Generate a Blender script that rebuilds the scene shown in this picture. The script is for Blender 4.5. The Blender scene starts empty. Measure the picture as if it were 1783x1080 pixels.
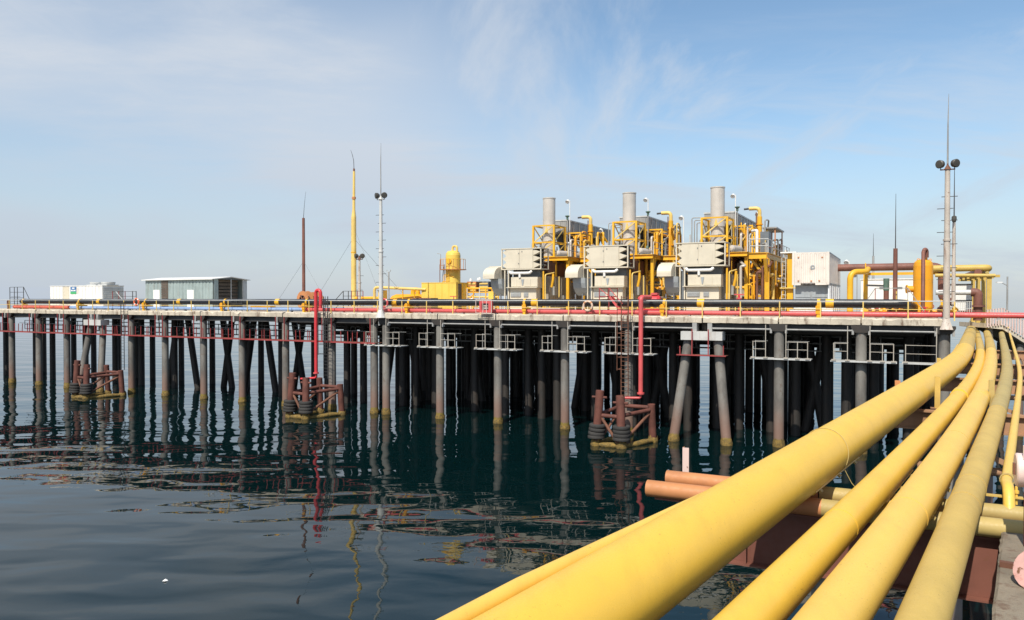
import bpy, math, random
from mathutils import Vector, Matrix
random.seed(11)
R = math.radians
scene = bpy.context.scene
COL = scene.collection

# ------------------------------------------------------------------ camera
EYE = 10.4                       # camera height above the sea, metres
cam_d = bpy.data.cameras.new('camera')
cam = bpy.data.objects.new('camera', cam_d)
COL.objects.link(cam)
cam.location = (0, 0, EYE)
cam.rotation_euler = (R(90) - math.atan(20 / 1330), 0, 0)
cam_d.sensor_width = 36
cam_d.lens = 1330 / 1783 * 36
cam_d.clip_start = 0.1
cam_d.clip_end = 30000
scene.camera = cam

# ------------------------------------------------------------------ sky and sun
SUN_EL, SUN_ROT = 50, 205        # rotation measured clockwise from +Y
world = bpy.data.worlds.new('World')
scene.world = world
world.use_nodes = True
wn, wl = world.node_tree.nodes, world.node_tree.links
wn.clear()


def wnode(t, **kw):
    n = wn.new(t)
    for k, v in kw.items():
        setattr(n, k, v)
    return n


sky = wnode('ShaderNodeTexSky', sky_type='NISHITA', sun_disc=False)
sky.sun_elevation = R(SUN_EL)
sky.sun_rotation = R(SUN_ROT)
sky.air_density = 1.0
sky.dust_density = 0.6
sky.ozone_density = 1.2
tc = wnode('ShaderNodeTexCoord')
sep = wnode('ShaderNodeSeparateXYZ')
wl.new(tc.outputs['Generated'], sep.inputs[0])


def wmath(op, a, b=None, clamp=False):
    n = wnode('ShaderNodeMath', operation=op, use_clamp=clamp)
    for i, x in enumerate((a, b)):
        if x is None:
            continue
        if isinstance(x, (int, float)):
            n.inputs[i].default_value = x
        else:
            wl.new(x, n.inputs[i])
    return n.outputs[0]


zc = wmath('MAXIMUM', sep.outputs['Z'], 0.0)
den = wmath('ADD', zc, 0.22)
cx = wmath('DIVIDE', sep.outputs['X'], den)
cy = wmath('DIVIDE', sep.outputs['Y'], den)
comb = wnode('ShaderNodeCombineXYZ')
wl.new(cx, comb.inputs[0])
wl.new(cy, comb.inputs[1])


def cloud_noise(rot, sx, sy, off, scale, detail, rough, dist, lo, hi):
    mp = wnode('ShaderNodeMapping')
    mp.inputs['Rotation'].default_value = (0, 0, R(rot))
    mp.inputs['Scale'].default_value = (sx, sy, 1)
    mp.inputs['Location'].default_value = off
    wl.new(comb.outputs[0], mp.inputs[0])
    nz = wnode('ShaderNodeTexNoise')
    nz.inputs['Scale'].default_value = scale
    nz.inputs['Detail'].default_value = detail
    nz.inputs['Roughness'].default_value = rough
    nz.inputs['Distortion'].default_value = dist
    wl.new(mp.outputs[0], nz.inputs['Vector'])
    mr = wnode('ShaderNodeMapRange', interpolation_type='SMOOTHSTEP')
    mr.inputs['From Min'].default_value = lo
    mr.inputs['From Max'].default_value = hi
    wl.new(nz.outputs['Fac'], mr.inputs['Value'])
    return mr.outputs[0]


veil = cloud_noise(0, 0.55, 0.55, (3.1, 1.2, 0), 1.0, 3, 0.5, 0.2, 0.36, 0.62)
wisp = cloud_noise(35, 1.0, 0.33, (5.3, 2.1, 0), 1.9, 7, 0.62, 0.5, 0.48, 0.70)
streak = cloud_noise(-24, 0.45, 1.2, (1.3, 7.7, 0), 1.15, 8, 0.64, 0.5, 0.45, 0.70)
low = wnode('ShaderNodeMapRange', interpolation_type='SMOOTHSTEP')
low.inputs['From Min'].default_value = 0.27
low.inputs['From Max'].default_value = 0.0
wl.new(zc, low.inputs['Value'])
bank_az = wnode('ShaderNodeMapRange', interpolation_type='SMOOTHSTEP')     # a thin cloud sheet lies over the left of the bay
bank_az.inputs['From Min'].default_value = 0.34
bank_az.inputs['From Max'].default_value = -0.12
wl.new(wmath('ADD', sep.outputs['X'], wmath('ADD', wmath('MULTIPLY', zc, 0.9), wmath('MULTIPLY', veil, -0.12))), bank_az.inputs['Value'])
f1 = wmath('MULTIPLY', wmath('ADD', wmath('MULTIPLY', veil, 0.60), 0.30), wmath('ADD', wmath('MULTIPLY', bank_az.outputs[0], 0.85), 0.04))
f2 = wmath('MULTIPLY', wisp, 0.60)
f3 = wmath('MULTIPLY', streak, 0.75)
cl = wmath('ADD', f1, wmath('MULTIPLY', wmath('MAXIMUM', f2, f3), wmath('SUBTRACT', 1.0, wmath('MULTIPLY', bank_az.outputs[0], 0.55))))
cl = wmath('MINIMUM', cl, 0.90)
f4 = wmath('MULTIPLY', low.outputs[0], 0.70)
mixc = wnode('ShaderNodeMix', data_type='RGBA')
wl.new(cl, mixc.inputs['Factor'])
hs = wnode('ShaderNodeHueSaturation')
hs.inputs['Saturation'].default_value = 1.08
hs.inputs['Hue'].default_value = 0.494
hs.inputs['Value'].default_value = 1.06
wl.new(sky.outputs[0], hs.inputs['Color'])
wl.new(hs.outputs[0], mixc.inputs[6])
CLOUD = (4.55, 4.90, 5.40, 1)
mixc.inputs[7].default_value = CLOUD
bg = wnode('ShaderNodeBackground')
bg.inputs['Strength'].default_value = 0.135
mixh = wnode('ShaderNodeMix', data_type='RGBA')                             # sea haze low over the horizon
wl.new(f4, mixh.inputs['Factor'])
wl.new(mixc.outputs[2], mixh.inputs[6])
mixh.inputs[7].default_value = (3.30, 3.85, 4.60, 1)
wl.new(mixh.outputs[2], bg.inputs['Color'])
wo = wnode('ShaderNodeOutputWorld')
wl.new(bg.outputs[0], wo.inputs['Surface'])

sun_d = bpy.data.lights.new('sun', 'SUN')
sun_d.energy = 5.0
sun_d.angle = R(0.53)
sun_d.color = (1.0, 0.93, 0.81)
sun = bpy.data.objects.new('sun', sun_d)
COL.objects.link(sun)
_sd = Vector((math.sin(R(SUN_ROT)) * math.cos(R(SUN_EL)), math.cos(R(SUN_ROT)) * math.cos(R(SUN_EL)), math.sin(R(SUN_EL))))
sun.rotation_euler = _sd.to_track_quat('Z', 'Y').to_euler()
sun.location = _sd * 300

scene.view_settings.view_transform = 'Standard'
scene.view_settings.look = 'None'
scene.view_settings.exposure = 0.10
scene.view_settings.gamma = 1.0
scene.view_settings.use_curve_mapping = False
scene.render.engine = 'CYCLES'
scene.cycles.max_bounces = 6
scene.cycles.use_denoising = True

# ------------------------------------------------------------------ materials


class NT:
    def __init__(self, name):
        self.m = bpy.data.materials.new(name)
        self.m.use_nodes = True
        self.t = self.m.node_tree
        self.n, self.l = self.t.nodes, self.t.links
        self.b = self.n['Principled BSDF']
        self._pos = None

    def node(self, t, **kw):
        n = self.n.new(t)
        for k, v in kw.items():
            setattr(n, k, v)
        return n

    def pos(self):
        if self._pos is None:
            self._pos = self.node('ShaderNodeNewGeometry').outputs['Position']
        return self._pos

    def noise(self, scale, detail=4, rough=0.55, stretch=(1, 1, 1), dist=0.0):
        mp = self.node('ShaderNodeMapping')
        mp.inputs['Scale'].default_value = stretch
        self.l.new(self.pos(), mp.inputs[0])
        z = self.node('ShaderNodeTexNoise')
        z.inputs['Scale'].default_value = scale
        z.inputs['Detail'].default_value = detail
        z.inputs['Roughness'].default_value = rough
        z.inputs['Distortion'].default_value = dist
        self.l.new(mp.outputs[0], z.inputs['Vector'])
        return z.outputs['Fac']

    def ramp(self, v, lo, hi, a=0.0, b=1.0):
        mr = self.node('ShaderNodeMapRange', interpolation_type='SMOOTHSTEP')
        for k, x in (('From Min', lo), ('From Max', hi), ('To Min', a), ('To Max', b)):
            mr.inputs[k].default_value = x
        self.l.new(v, mr.inputs['Value'])
        return mr.outputs[0]

    def math(self, op, a, b):
        n = self.node('ShaderNodeMath', operation=op)
        for i, x in enumerate((a, b)):
            if isinstance(x, (int, float)):
                n.inputs[i].default_value = x
            else:
                self.l.new(x, n.inputs[i])
        return n.outputs[0]

    def mix(self, f, a, b):
        n = self.node('ShaderNodeMix', data_type='RGBA')
        if isinstance(f, (int, float)):
            n.inputs[0].default_value = f
        else:
            self.l.new(f, n.inputs[0])
        for i, x in ((6, a), (7, b)):
            if isinstance(x, tuple):
                n.inputs[i].default_value = (*x, 1)
            else:
                self.l.new(x, n.inputs[i])
        return n.outputs[2]

    def color(self, c):
        if isinstance(c, tuple):
            self.b.inputs['Base Color'].default_value = (*c, 1)
        else:
            self.l.new(c, self.b.inputs['Base Color'])

    def bump(self, h, strength, dist):
        b = self.node('ShaderNodeBump')
        b.inputs['Strength'].default_value = strength
        b.inputs['Distance'].default_value = dist
        self.l.new(h, b.inputs['Height'])
        self.l.new(b.outputs[0], self.b.inputs['Normal'])


M = {}


def paint(name, col, rough=0.45, var=0.25, dirt=(0.16, 0.10, 0.06), dirt_amt=0.35, streak=True, spot=0.0, scale=1.0, metal=0.0, bump=0.0, pin=0.0):
    """Painted or bare metal: tone drift, vertical grime streaks, rust spots."""
    t = NT(name)
    big = t.noise(0.9 * scale, 4, 0.6)
    dark = tuple(c * (1 - var) for c in col)
    c = t.mix(t.ramp(big, 0.35, 0.7), col, dark)
    if dirt_amt > 0:
        st = t.noise(2.6 * scale, 5, 0.65, (1, 1, 0.16) if streak else (1, 1, 1), 0.3)
        c = t.mix(t.math('MULTIPLY', t.ramp(st, 0.52, 0.78), dirt_amt), c, dirt)
    if spot > 0:
        sp = t.noise(7.0 * scale, 6, 0.7)
        c = t.mix(t.ramp(sp, 0.66 - spot * 0.16, 0.74 - spot * 0.14), c, (0.16, 0.065, 0.03))
    if pin > 0:
        pk = t.noise(30, 3, 0.75)
        mask = t.ramp(t.noise(1.1, 3, 0.6), 0.42, 0.66)
        c = t.mix(t.math('MULTIPLY', t.math('MULTIPLY', t.ramp(pk, 0.645, 0.70), mask), pin), c, (0.17, 0.085, 0.03))
        grain = t.noise(120, 2, 0.7)
        c = t.mix(t.ramp(grain, 0.35, 0.75, 0, 0.22), c, tuple(x * 0.6 for x in col))
        ring = t.noise(1.6, 4, 0.65, (2.2, 0.5, 1))
        c = t.mix(t.ramp(ring, 0.48, 0.68, 0, 0.32), c, tuple(x * y for x, y in zip(col, (0.80, 0.76, 0.8))))
        chip = t.noise(9, 5, 0.72)
        c = t.mix(t.ramp(chip, 0.695, 0.715, 0, 0.85), c, (0.20, 0.09, 0.035))
    t.color(c)
    fine = t.noise(14 * scale if not pin else 70, 3, 0.6)
    rr = t.ramp(fine, 0.3, 0.7, max(rough - 0.08, 0.05), min(rough + 0.12, 1))
    t.l.new(rr, t.b.inputs['Roughness'])
    t.b.inputs['Metallic'].default_value = metal
    if bump:
        t.bump(fine, 0.5, bump)
    M[name] = t.m
    return t.m


paint('line_yellow', (0.80, 0.505, 0.060), 0.42, 0.06, (0.45, 0.30, 0.08), 0.16, False, 0.0, 1.0, bump=0.0015, pin=0.9)
paint('line_yellow_pale', (0.81, 0.52, 0.095), 0.45, 0.06, (0.48, 0.33, 0.10), 0.18, False, 0.0, 1.0, bump=0.0015, pin=0.9)
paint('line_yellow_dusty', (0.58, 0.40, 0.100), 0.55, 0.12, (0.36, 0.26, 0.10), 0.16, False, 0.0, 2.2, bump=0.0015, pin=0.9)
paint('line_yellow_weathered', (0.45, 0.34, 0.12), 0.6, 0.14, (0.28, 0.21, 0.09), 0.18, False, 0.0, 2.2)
paint('yellow', (0.80, 0.43, 0.025), 0.42, 0.18, (0.30, 0.15, 0.03), 0.35, True, 0.05)
paint('pale_yellow', (0.78, 0.55, 0.16), 0.45, 0.18, (0.36, 0.24, 0.08), 0.35, True, 0.08)
paint('box_yellow', (0.78, 0.54, 0.10), 0.45, 0.10, (0.40, 0.26, 0.06), 0.25, True, 0.0)
paint('orange', (0.82, 0.36, 0.015), 0.4, 0.12, (0.36, 0.14, 0.02), 0.25)
paint('cream', (0.64, 0.58, 0.46), 0.5, 0.10, (0.42, 0.36, 0.26), 0.35, True, 0.0)
paint('white', (0.78, 0.77, 0.74), 0.5, 0.10, (0.40, 0.34, 0.27), 0.35, True, 0.04)
paint('container_white', (0.74, 0.67, 0.60), 0.55, 0.14, (0.42, 0.27, 0.17), 0.55, True, 0.12)
paint('unit_white', (0.70, 0.72, 0.74), 0.5, 0.10, (0.36, 0.33, 0.30), 0.35, True, 0.05)
paint('cap_white', (0.55, 0.55, 0.53), 0.6, 0.2, (0.3, 0.22, 0.17), 0.6, True, 0.15)
paint('unit_grey', (0.32, 0.35, 0.37), 0.55, 0.15, (0.18, 0.16, 0.14), 0.4)
paint('shed_teal', (0.30, 0.37, 0.37), 0.5, 0.18, (0.22, 0.17, 0.12), 0.45, True, 0.08)
paint('brown_board', (0.12, 0.095, 0.075), 0.7, 0.3)
paint('silver', (0.60, 0.55, 0.49), 0.36, 0.15, (0.38, 0.28, 0.21), 0.35, True, 0.0, 1.0, 0.15)
paint('cladding', (0.40, 0.36, 0.30), 0.45, 0.35, (0.20, 0.14, 0.08), 0.5, True, 0.0, 1.0, 0.15)
paint('grey_steel', (0.34, 0.34, 0.33), 0.5, 0.25, (0.18, 0.13, 0.09), 0.5, True, 0.06)
paint('light_steel', (0.55, 0.56, 0.55), 0.5, 0.2, (0.28, 0.22, 0.17), 0.5, True, 0.06)
paint('dark_steel', (0.055, 0.055, 0.055), 0.6, 0.3, (0.10, 0.06, 0.04), 0.4)
paint('black_coat', (0.022, 0.023, 0.025), 0.32, 0.2, (0.07, 0.06, 0.05), 0.4, False)
paint('red', (0.62, 0.045, 0.055), 0.4, 0.15, (0.28, 0.05, 0.04), 0.35)
paint('pink_red', (0.62, 0.10, 0.10), 0.42, 0.18, (0.34, 0.10, 0.08), 0.4)
paint('old_red', (0.33, 0.05, 0.05), 0.6, 0.3, (0.14, 0.05, 0.04), 0.5, True, 0.2)
paint('orange_red', (0.62, 0.13, 0.08), 0.45, 0.2)
paint('blue', (0.26, 0.38, 0.62), 0.45, 0.18, (0.2, 0.2, 0.25), 0.35, False)
paint('green', (0.10, 0.18, 0.14), 0.5, 0.3)
paint('rust', (0.20, 0.085, 0.05), 0.75, 0.45, (0.09, 0.04, 0.03), 0.6, True, 0.1, 1.0, bump=0.01)
paint('rust_brown', (0.21, 0.085, 0.06), 0.6, 0.3, (0.12, 0.05, 0.035), 0.5)
paint('rust_orange', (0.52, 0.22, 0.085), 0.6, 0.25, (0.28, 0.12, 0.07), 0.5, False, 0.0)
paint('beam_red', (0.19, 0.07, 0.048), 0.7, 0.3, (0.16, 0.07, 0.05), 0.5, True, 0.15)
paint('sleeper_rust', (0.40, 0.22, 0.12), 0.75, 0.35, (0.10, 0.06, 0.04), 0.6, True, 0.1)
paint('mast_white', (0.52, 0.46, 0.40), 0.6, 0.2, (0.22, 0.10, 0.055), 0.9, True, 0.45)
paint('rail_white', (0.42, 0.39, 0.34), 0.55, 0.2, (0.25, 0.13, 0.08), 0.7, True, 0.3)
paint('fender_rust', (0.145, 0.050, 0.035), 0.75, 0.4, (0.07, 0.035, 0.028), 0.7, True, 0.1, 1.4, bump=0.02)
paint('mast_grey', (0.58, 0.58, 0.56), 0.5, 0.12, (0.32, 0.28, 0.24), 0.4)
paint('lamp_dark', (0.07, 0.065, 0.055), 0.45, 0.3)
paint('tyre', (0.042, 0.040, 0.038), 0.8, 0.3, (0.07, 0.06, 0.05), 0.5, False, bump=0.01)
paint('lifering', (0.80, 0.16, 0.06), 0.5, 0.1, (0.4, 0.15, 0.1), 0.2, False)
paint('lifering_pale', (0.66, 0.48, 0.36), 0.5, 0.1, (0.4, 0.2, 0.15), 0.3, False)
paint('pinkish_white', (0.72, 0.55, 0.50), 0.5, 0.15, (0.45, 0.16, 0.12), 0.4, False, 0.12)
paint('pink_flaky', (0.58, 0.34, 0.30), 0.6, 0.2, (0.40, 0.10, 0.07), 0.7, False, 0.9, 2.0)
paint('sign_blue', (0.05, 0.16, 0.36), 0.5, 0.05, (0, 0, 0), 0)
paint('sign_green', (0.07, 0.40, 0.16), 0.5, 0.05, (0, 0, 0), 0)
paint('slate', (0.15, 0.17, 0.19), 0.5, 0.2)
paint('wood_white', (0.80, 0.80, 0.78), 0.6, 0.08, (0, 0, 0), 0)


def concrete(name, col, scale=1.0, stain=0.6):
    t = NT(name)
    big = t.noise(0.7 * scale, 5, 0.65)
    c = t.mix(t.ramp(big, 0.35, 0.68), col, tuple(x * 0.72 for x in col))
    st = t.noise(2.2 * scale, 6, 0.7, (1, 1, 0.25), 0.4)
    c = t.mix(t.math('MULTIPLY', t.ramp(st, 0.50, 0.68), stain), c, (0.14, 0.085, 0.055))
    pit = t.noise(16 * scale, 5, 0.7)
    c = t.mix(t.ramp(pit, 0.60, 0.72, 0, 0.6), c, (0.12, 0.10, 0.085))
    t.color(c)
    t.b.inputs['Roughness'].default_value = 0.85
    t.bump(t.math('ADD', pit, t.math('MULTIPLY', st, 1.5)), 0.7, 0.02)
    M[name] = t.m


concrete('concrete', (0.62, 0.55, 0.44), 1.0, 0.85)
concrete('walk_concrete', (0.25, 0.21, 0.155), 2.2, 0.8)


def pile_material():
    """Grey coated steel pile; rust rises from the splash zone, weed sits at the tide line."""
    t = NT('pile_steel')
    sepn = t.node('ShaderNodeSeparateXYZ')
    t.l.new(t.pos(), sepn.inputs[0])
    z = sepn.outputs['Z']
    big = t.noise(0.8, 5, 0.65, (1, 1, 0.35))
    c = t.mix(t.ramp(big, 0.35, 0.7), (0.215, 0.205, 0.185), (0.105, 0.098, 0.09))
    blot = t.noise(3.0, 5, 0.7)
    c = t.mix(t.ramp(blot, 0.54, 0.70, 0, 0.7), c, (0.13, 0.085, 0.06))
    zz = t.math('ADD', z, t.math('MULTIPLY', blot, 2.0))
    c = t.mix(t.ramp(zz, 4.6, 1.9, 0, 0.85), c, (0.20, 0.115, 0.085))
    wz = t.math('ADD', z, t.math('MULTIPLY', t.noise(6, 4, 0.6), 0.35))
    c = t.mix(t.ramp(wz, 0.78, 0.62), c, (0.20, 0.145, 0.025))
    c = t.mix(t.ramp(wz, 0.36, 0.28), c, (0.06, 0.055, 0.02))
    t.color(c)
    t.b.inputs['Roughness'].default_value = 0.7
    t.bump(blot, 0.4, 0.02)
    M['pile'] = t.m


pile_material()


def underdeck_shade_material():
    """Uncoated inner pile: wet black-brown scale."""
    t = NT('underdeck_shade')
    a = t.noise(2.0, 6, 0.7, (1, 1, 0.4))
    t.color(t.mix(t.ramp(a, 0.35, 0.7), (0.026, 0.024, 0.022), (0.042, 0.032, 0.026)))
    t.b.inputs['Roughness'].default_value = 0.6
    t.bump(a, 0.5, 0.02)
    M['underdeck_shade'] = t.m


underdeck_shade_material()


def weed_material():
    t = NT('weed')
    a = t.noise(7, 6, 0.7)
    t.color(t.mix(t.ramp(a, 0.35, 0.68), (0.25, 0.16, 0.035), (0.08, 0.06, 0.025)))
    t.b.inputs['Roughness'].default_value = 0.85
    t.bump(a, 1.0, 0.05)
    M['weed'] = t.m


weed_material()


def wood(name, col):
    t = NT(name)
    a = t.noise(3, 5, 0.6, (1, 1, 5))
    t.color(t.mix(t.ramp(a, 0.3, 0.7), col, tuple(x * 0.55 for x in col)))
    t.b.inputs['Roughness'].default_value = 0.8
    M[name] = t.m


def water_material():
    t = NT('sea_water')
    t.color((0.0012, 0.0095, 0.0105))
    t.b.inputs['Roughness'].default_value = 0.015
    t.b.inputs['IOR'].default_value = 1.333
    swell = t.noise(0.16, 2, 0.4, (0.55, 1.0, 1))
    wave = t.noise(0.55, 1.0, 0.4, (0.45, 1.0, 1), 0.4)
    chop = t.noise(1.7, 2, 0.5, (0.8, 1.0, 1), 0.3)
    patch = t.ramp(t.noise(0.045, 3, 0.5, (0.5, 1.3, 1)), 0.40, 0.62, 0.25, 1.0)
    h = t.math('ADD', t.math('MULTIPLY', swell, 0.24),
               t.math('ADD', t.math('MULTIPLY', wave, 0.056),
                      t.math('MULTIPLY', t.math('MULTIPLY', chop, patch), 0.0050)))
    t.bump(h, 1.0, 1.0)
    M['sea'] = t.m


water_material()

# ------------------------------------------------------------------ mesh building


class MB:
    def __init__(self):
        self.v, self.f, self.s = [], [], []

    def add(self, vs, fs, smooth=False):
        o = len(self.v)
        self.v.extend([tuple(p) for p in vs])
        self.f.extend([tuple(i + o for i in q) for q in fs])
        self.s.extend([smooth] * len(fs))
        return self

    def box(self, x0, x1, y0, y1, z0, z1):
        return self.add([(x0, y0, z0), (x1, y0, z0), (x1, y1, z0), (x0, y1, z0), (x0, y0, z1), (x1, y0, z1), (x1, y1, z1), (x0, y1, z1)],
                        [(3, 2, 1, 0), (4, 5, 6, 7), (0, 1, 5, 4), (1, 2, 6, 5), (2, 3, 7, 6), (3, 0, 4, 7)])

    def bar(self, p, q, a=0.05, b=None, up=(0, 0, 1)):
        """rectangular bar from p to q, a wide, b along up"""
        b = a if b is None else b
        p, q, up = Vector(p), Vector(q), Vector(up)
        d = (q - p).normalized()
        if abs(d.dot(up)) > 0.98:
            up = Vector((0, 1, 0))
        s = d.cross(up).normalized()
        u = s.cross(d)
        s, u = s * a / 2, u * b / 2
        vs = [p - s - u, p + s - u, p + s + u, p - s + u, q - s - u, q + s - u, q + s + u, q - s + u]
        return self.add(vs, [(0, 1, 2, 3)[::-1], (4, 5, 6, 7), (0, 1, 5, 4), (1, 2, 6, 5), (2, 3, 7, 6), (3, 0, 4, 7)])

    def ibeam(self, p, q, w, h, t=0.03, up=(0, 0, 1)):
        """I-section from p to q (centre line), w flange width, h height"""
        p, q, up = Vector(p), Vector(q), Vector(up)
        self.bar(p + up * (h / 2 - t / 2), q + up * (h / 2 - t / 2), w, t, up)
        self.bar(p - up * (h / 2 - t / 2), q - up * (h / 2 - t / 2), w, t, up)
        return self.bar(p, q, t, h - 2 * t - 0.004, up)

    def tube(self, pts, r, n=10, caps=True):
        pts = [Vector(p) for p in pts]
        rs = r if isinstance(r, (list, tuple)) else [r] * len(pts)
        m = len(pts)
        t0 = (pts[1] - pts[0]).normalized()
        ref = Vector((0, 0, 1)) if abs(t0.z) < 0.9 else Vector((0, 1, 0))
        nrm = (ref - t0 * ref.dot(t0)).normalized()
        vs, rings = [], []
        for i in range(m):
            if i == 0:
                t = t0
            elif i == m - 1:
                t = (pts[-1] - pts[-2]).normalized()
            else:
                t = ((pts[i] - pts[i - 1]).normalized() + (pts[i + 1] - pts[i]).normalized())
                t = t.normalized() if t.length > 1e-6 else (pts[i + 1] - pts[i]).normalized()
            nrm = (nrm - t * nrm.dot(t))
            nrm = nrm.normalized() if nrm.length > 1e-6 else t.orthogonal().normalized()
            b = t.cross(nrm)
            rings.append([pts[i] + (nrm * math.cos(2 * math.pi * k / n) + b * math.sin(2 * math.pi * k / n)) * rs[i] for k in range(n)])
        for g in rings:
            vs.extend(g)
        fs = []
        for i in range(m - 1):
            for k in range(n):
                k2 = (k + 1) % n
                fs.append((i * n + k, i * n + k2, (i + 1) * n + k2, (i + 1) * n + k))
        self.add(vs, fs, n > 6)
        if caps:
            self.add(rings[0], [tuple(range(n))[::-1]])
            self.add(rings[-1], [tuple(range(n))])
        return self

    def lathe(self, prof, c=(0, 0, 0), n=20, axis=(0, 0, 1)):
        """prof: (radius, height) pairs; sharp where a point is doubled"""
        ax = Vector(axis).normalized()
        e1 = ax.orthogonal().normalized()
        e2 = ax.cross(e1)
        c = Vector(c)
        ring = lambda r, h: [c + ax * h + (e1 * math.cos(2 * math.pi * k / n) + e2 * math.sin(2 * math.pi * k / n)) * r for k in range(n)]
        for (r0, h0), (r1, h1) in zip(prof[:-1], prof[1:]):
            if (r0, h0) == (r1, h1):
                continue
            self.add(ring(max(r0, 1e-4), h0) + ring(max(r1, 1e-4), h1),
                     [(k, (k + 1) % n, n + (k + 1) % n, n + k) for k in range(n)], abs(h1 - h0) > 1e-5 or True)
        return self

    def torus(self, c, axis, RR, r, n=20, m=8):
        ax = Vector(axis).normalized()
        e1 = ax.orthogonal().normalized()
        e2 = ax.cross(e1)
        c = Vector(c)
        vs = []
        for i in range(n):
            a = 2 * math.pi * i / n
            d = e1 * math.cos(a) + e2 * math.sin(a)
            for j in range(m):
                b = 2 * math.pi * j / m
                vs.append(c + d * (RR + r * math.cos(b)) + ax * r * math.sin(b))
        fs = [(i * m + j, ((i + 1) % n) * m + j, ((i + 1) % n) * m + (j + 1) % m, i * m + (j + 1) % m) for i in range(n) for j in range(m)]
        return self.add(vs, fs, True)

    def prism(self, poly, p0, ex, ey, ez):
        """poly of (u,v) in plane p0+u*ex+v*ey, extruded by vector ez"""
        p0, ex, ey, ez = Vector(p0), Vector(ex), Vector(ey), Vector(ez)
        n = len(poly)
        a = [p0 + ex * u + ey * v for u, v in poly]
        b = [p + ez for p in a]
        return self.add(a + b, [tuple(range(n))[::-1], tuple(range(n, 2 * n))] + [(i, (i + 1) % n, n + (i + 1) % n, n + i) for i in range(n)])

    def corrugated(self, p, q, z0, z1, pitch=0.28, depth=0.04, back=0.05):
        """trapezoid sheet wall from p to q (xy), real ribs"""
        p, q = Vector((p[0], p[1], 0)), Vector((q[0], q[1], 0))
        L = (q - p).length
        d = (q - p) / L
        nn = Vector((d.y, -d.x, 0))
        cnt = max(2, int(L / pitch))
        pr = []
        for i in range(cnt):
            s = i * L / cnt
            w = L / cnt
            pr += [(s, 0), (s + w * .3, 0), (s + w * .42, depth), (s + w * .84, depth), (s + w * .97, 0)]
        pr.append((L, 0))
        a = [p + d * s + nn * o for s, o in pr]
        lo = [v + Vector((0, 0, z0)) for v in a]
        hi = [v + Vector((0, 0, z1)) for v in a]
        n = len(a)
        self.add(lo + hi, [(i, i + 1, n + i + 1, n + i) for i in range(n - 1)])
        return self

    def build(self, name, mat, parent=None, loc=None, rot=None):
        me = bpy.data.meshes.new(name)
        me.from_pydata(self.v, [], self.f)
        me.polygons.foreach_set('use_smooth', self.s)
        me.materials.append(M[mat] if isinstance(mat, str) else mat)
        me.update()
        o = bpy.data.objects.new(name, me)
        COL.objects.link(o)
        if parent is not None:
            o.parent = parent
        if loc is not None:
            o.location = loc
        if rot is not None:
            o.rotation_euler = rot
        return o


def tag(o, label=None, cat=None, group=None, kind=None):
    if label:
        o['label'] = label
    if cat:
        o['category'] = cat
    if group:
        o['group'] = group
    if kind:
        o['kind'] = kind
    return o


def thing(name, label, cat, loc=(0, 0, 0), rz=0.0, group=None):
    o = bpy.data.objects.new(name, None)
    o.empty_display_size = 0.3
    COL.objects.link(o)
    o.location = loc
    o.rotation_euler = (0, 0, rz)
    return tag(o, label, cat, group)


def copy_tree(o, parent=None):
    c = o.copy()
    COL.objects.link(c)
    c.parent = parent
    for ch in list(o.children):
        copy_tree(ch, c)
    return c


def again(o, parent, loc, rot=None):
    """a further copy of a part, sharing its mesh"""
    c = o.copy()
    COL.objects.link(c)
    c.parent = parent
    c.location = loc
    if rot is not None:
        c.rotation_euler = rot
    return c


def arc(c, r, a0, a1, e1, e2, n=6):
    c, e1, e2 = Vector(c), Vector(e1), Vector(e2)
    return [c + (e1 * math.cos(R(a0 + (a1 - a0) * i / n)) + e2 * math.sin(R(a0 + (a1 - a0) * i / n))) * r for i in range(n + 1)]


def bent(pts, r=0.3, n=5):
    """polyline with rounded corners"""
    pts = [Vector(p) for p in pts]
    out = [pts[0]]
    for i in range(1, len(pts) - 1):
        a, b, c = pts[i - 1], pts[i], pts[i + 1]
        d1, d2 = (a - b), (c - b)
        rr = min(r, d1.length * .48, d2.length * .48)
        s, e = b + d1.normalized() * rr, b + d2.normalized() * rr
        for k in range(n + 1):
            t = k / n
            out.append(s * (1 - t) ** 2 + b * 2 * t * (1 - t) + e * t * t)
    out.append(pts[-1])
    return out


# ------------------------------------------------------------------ pier frame
# x runs along the pier front (to the right), y back across the deck, z up from the sea.
CX, CY = 27.55, 48.63
UX, UY = 0.8926, -0.4508
VX, VY = 0.4508, 0.8926
PANG = math.atan2(UY, UX)
DECK = 9.1


def PW(a, w, z=DECK):
    return (CX + a * UX + w * VX, CY + a * UY + w * VY, z)


def along(px, w=0.0):
    """pier station sighted on photo column px at depth w behind the front"""
    k = (px - 891.5) / 1330
    return (k * CY - CX + w * (k * VY - VX)) / (UX - k * UY)


def level(py, px, w=0.0):
    a = along(px, w)
    return EYE - (py - 520) / 1330 * (CY + a * UY + w * VY)


def pthing(name, label, cat, a, w, z=DECK, group=None, rz=0.0):
    return thing(name, label, cat, PW(a, w, z), PANG + rz, group)
# ------------------------------------------------------------------ sea
b = MB()
S_ = 12000
b.add([(-S_, -300, 0), (S_, -300, 0), (S_, S_, 0), (-S_, S_, 0)], [(0, 1, 2, 3)])
tag(b.build('sea', 'sea'), kind='structure')

# ------------------------------------------------------------------ pier
BENTS = [-111.2, -105.6, -100.18, -94.76, -89.39, -83.8, -78.13, -72.7, -66.9, -61.46, -55.69, -49.95, -44.4, -38.06, -32.38,
         -26.33, -21.04, -15.36, -10.08, -4.84, 0.02]
RAKED = (-83.8, -15.36)
pier = thing('pier', 'long concrete pier deck on rows of grey steel piles', 'pier', (CX, CY, 0), PANG)
rnd = random.Random(5)


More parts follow.
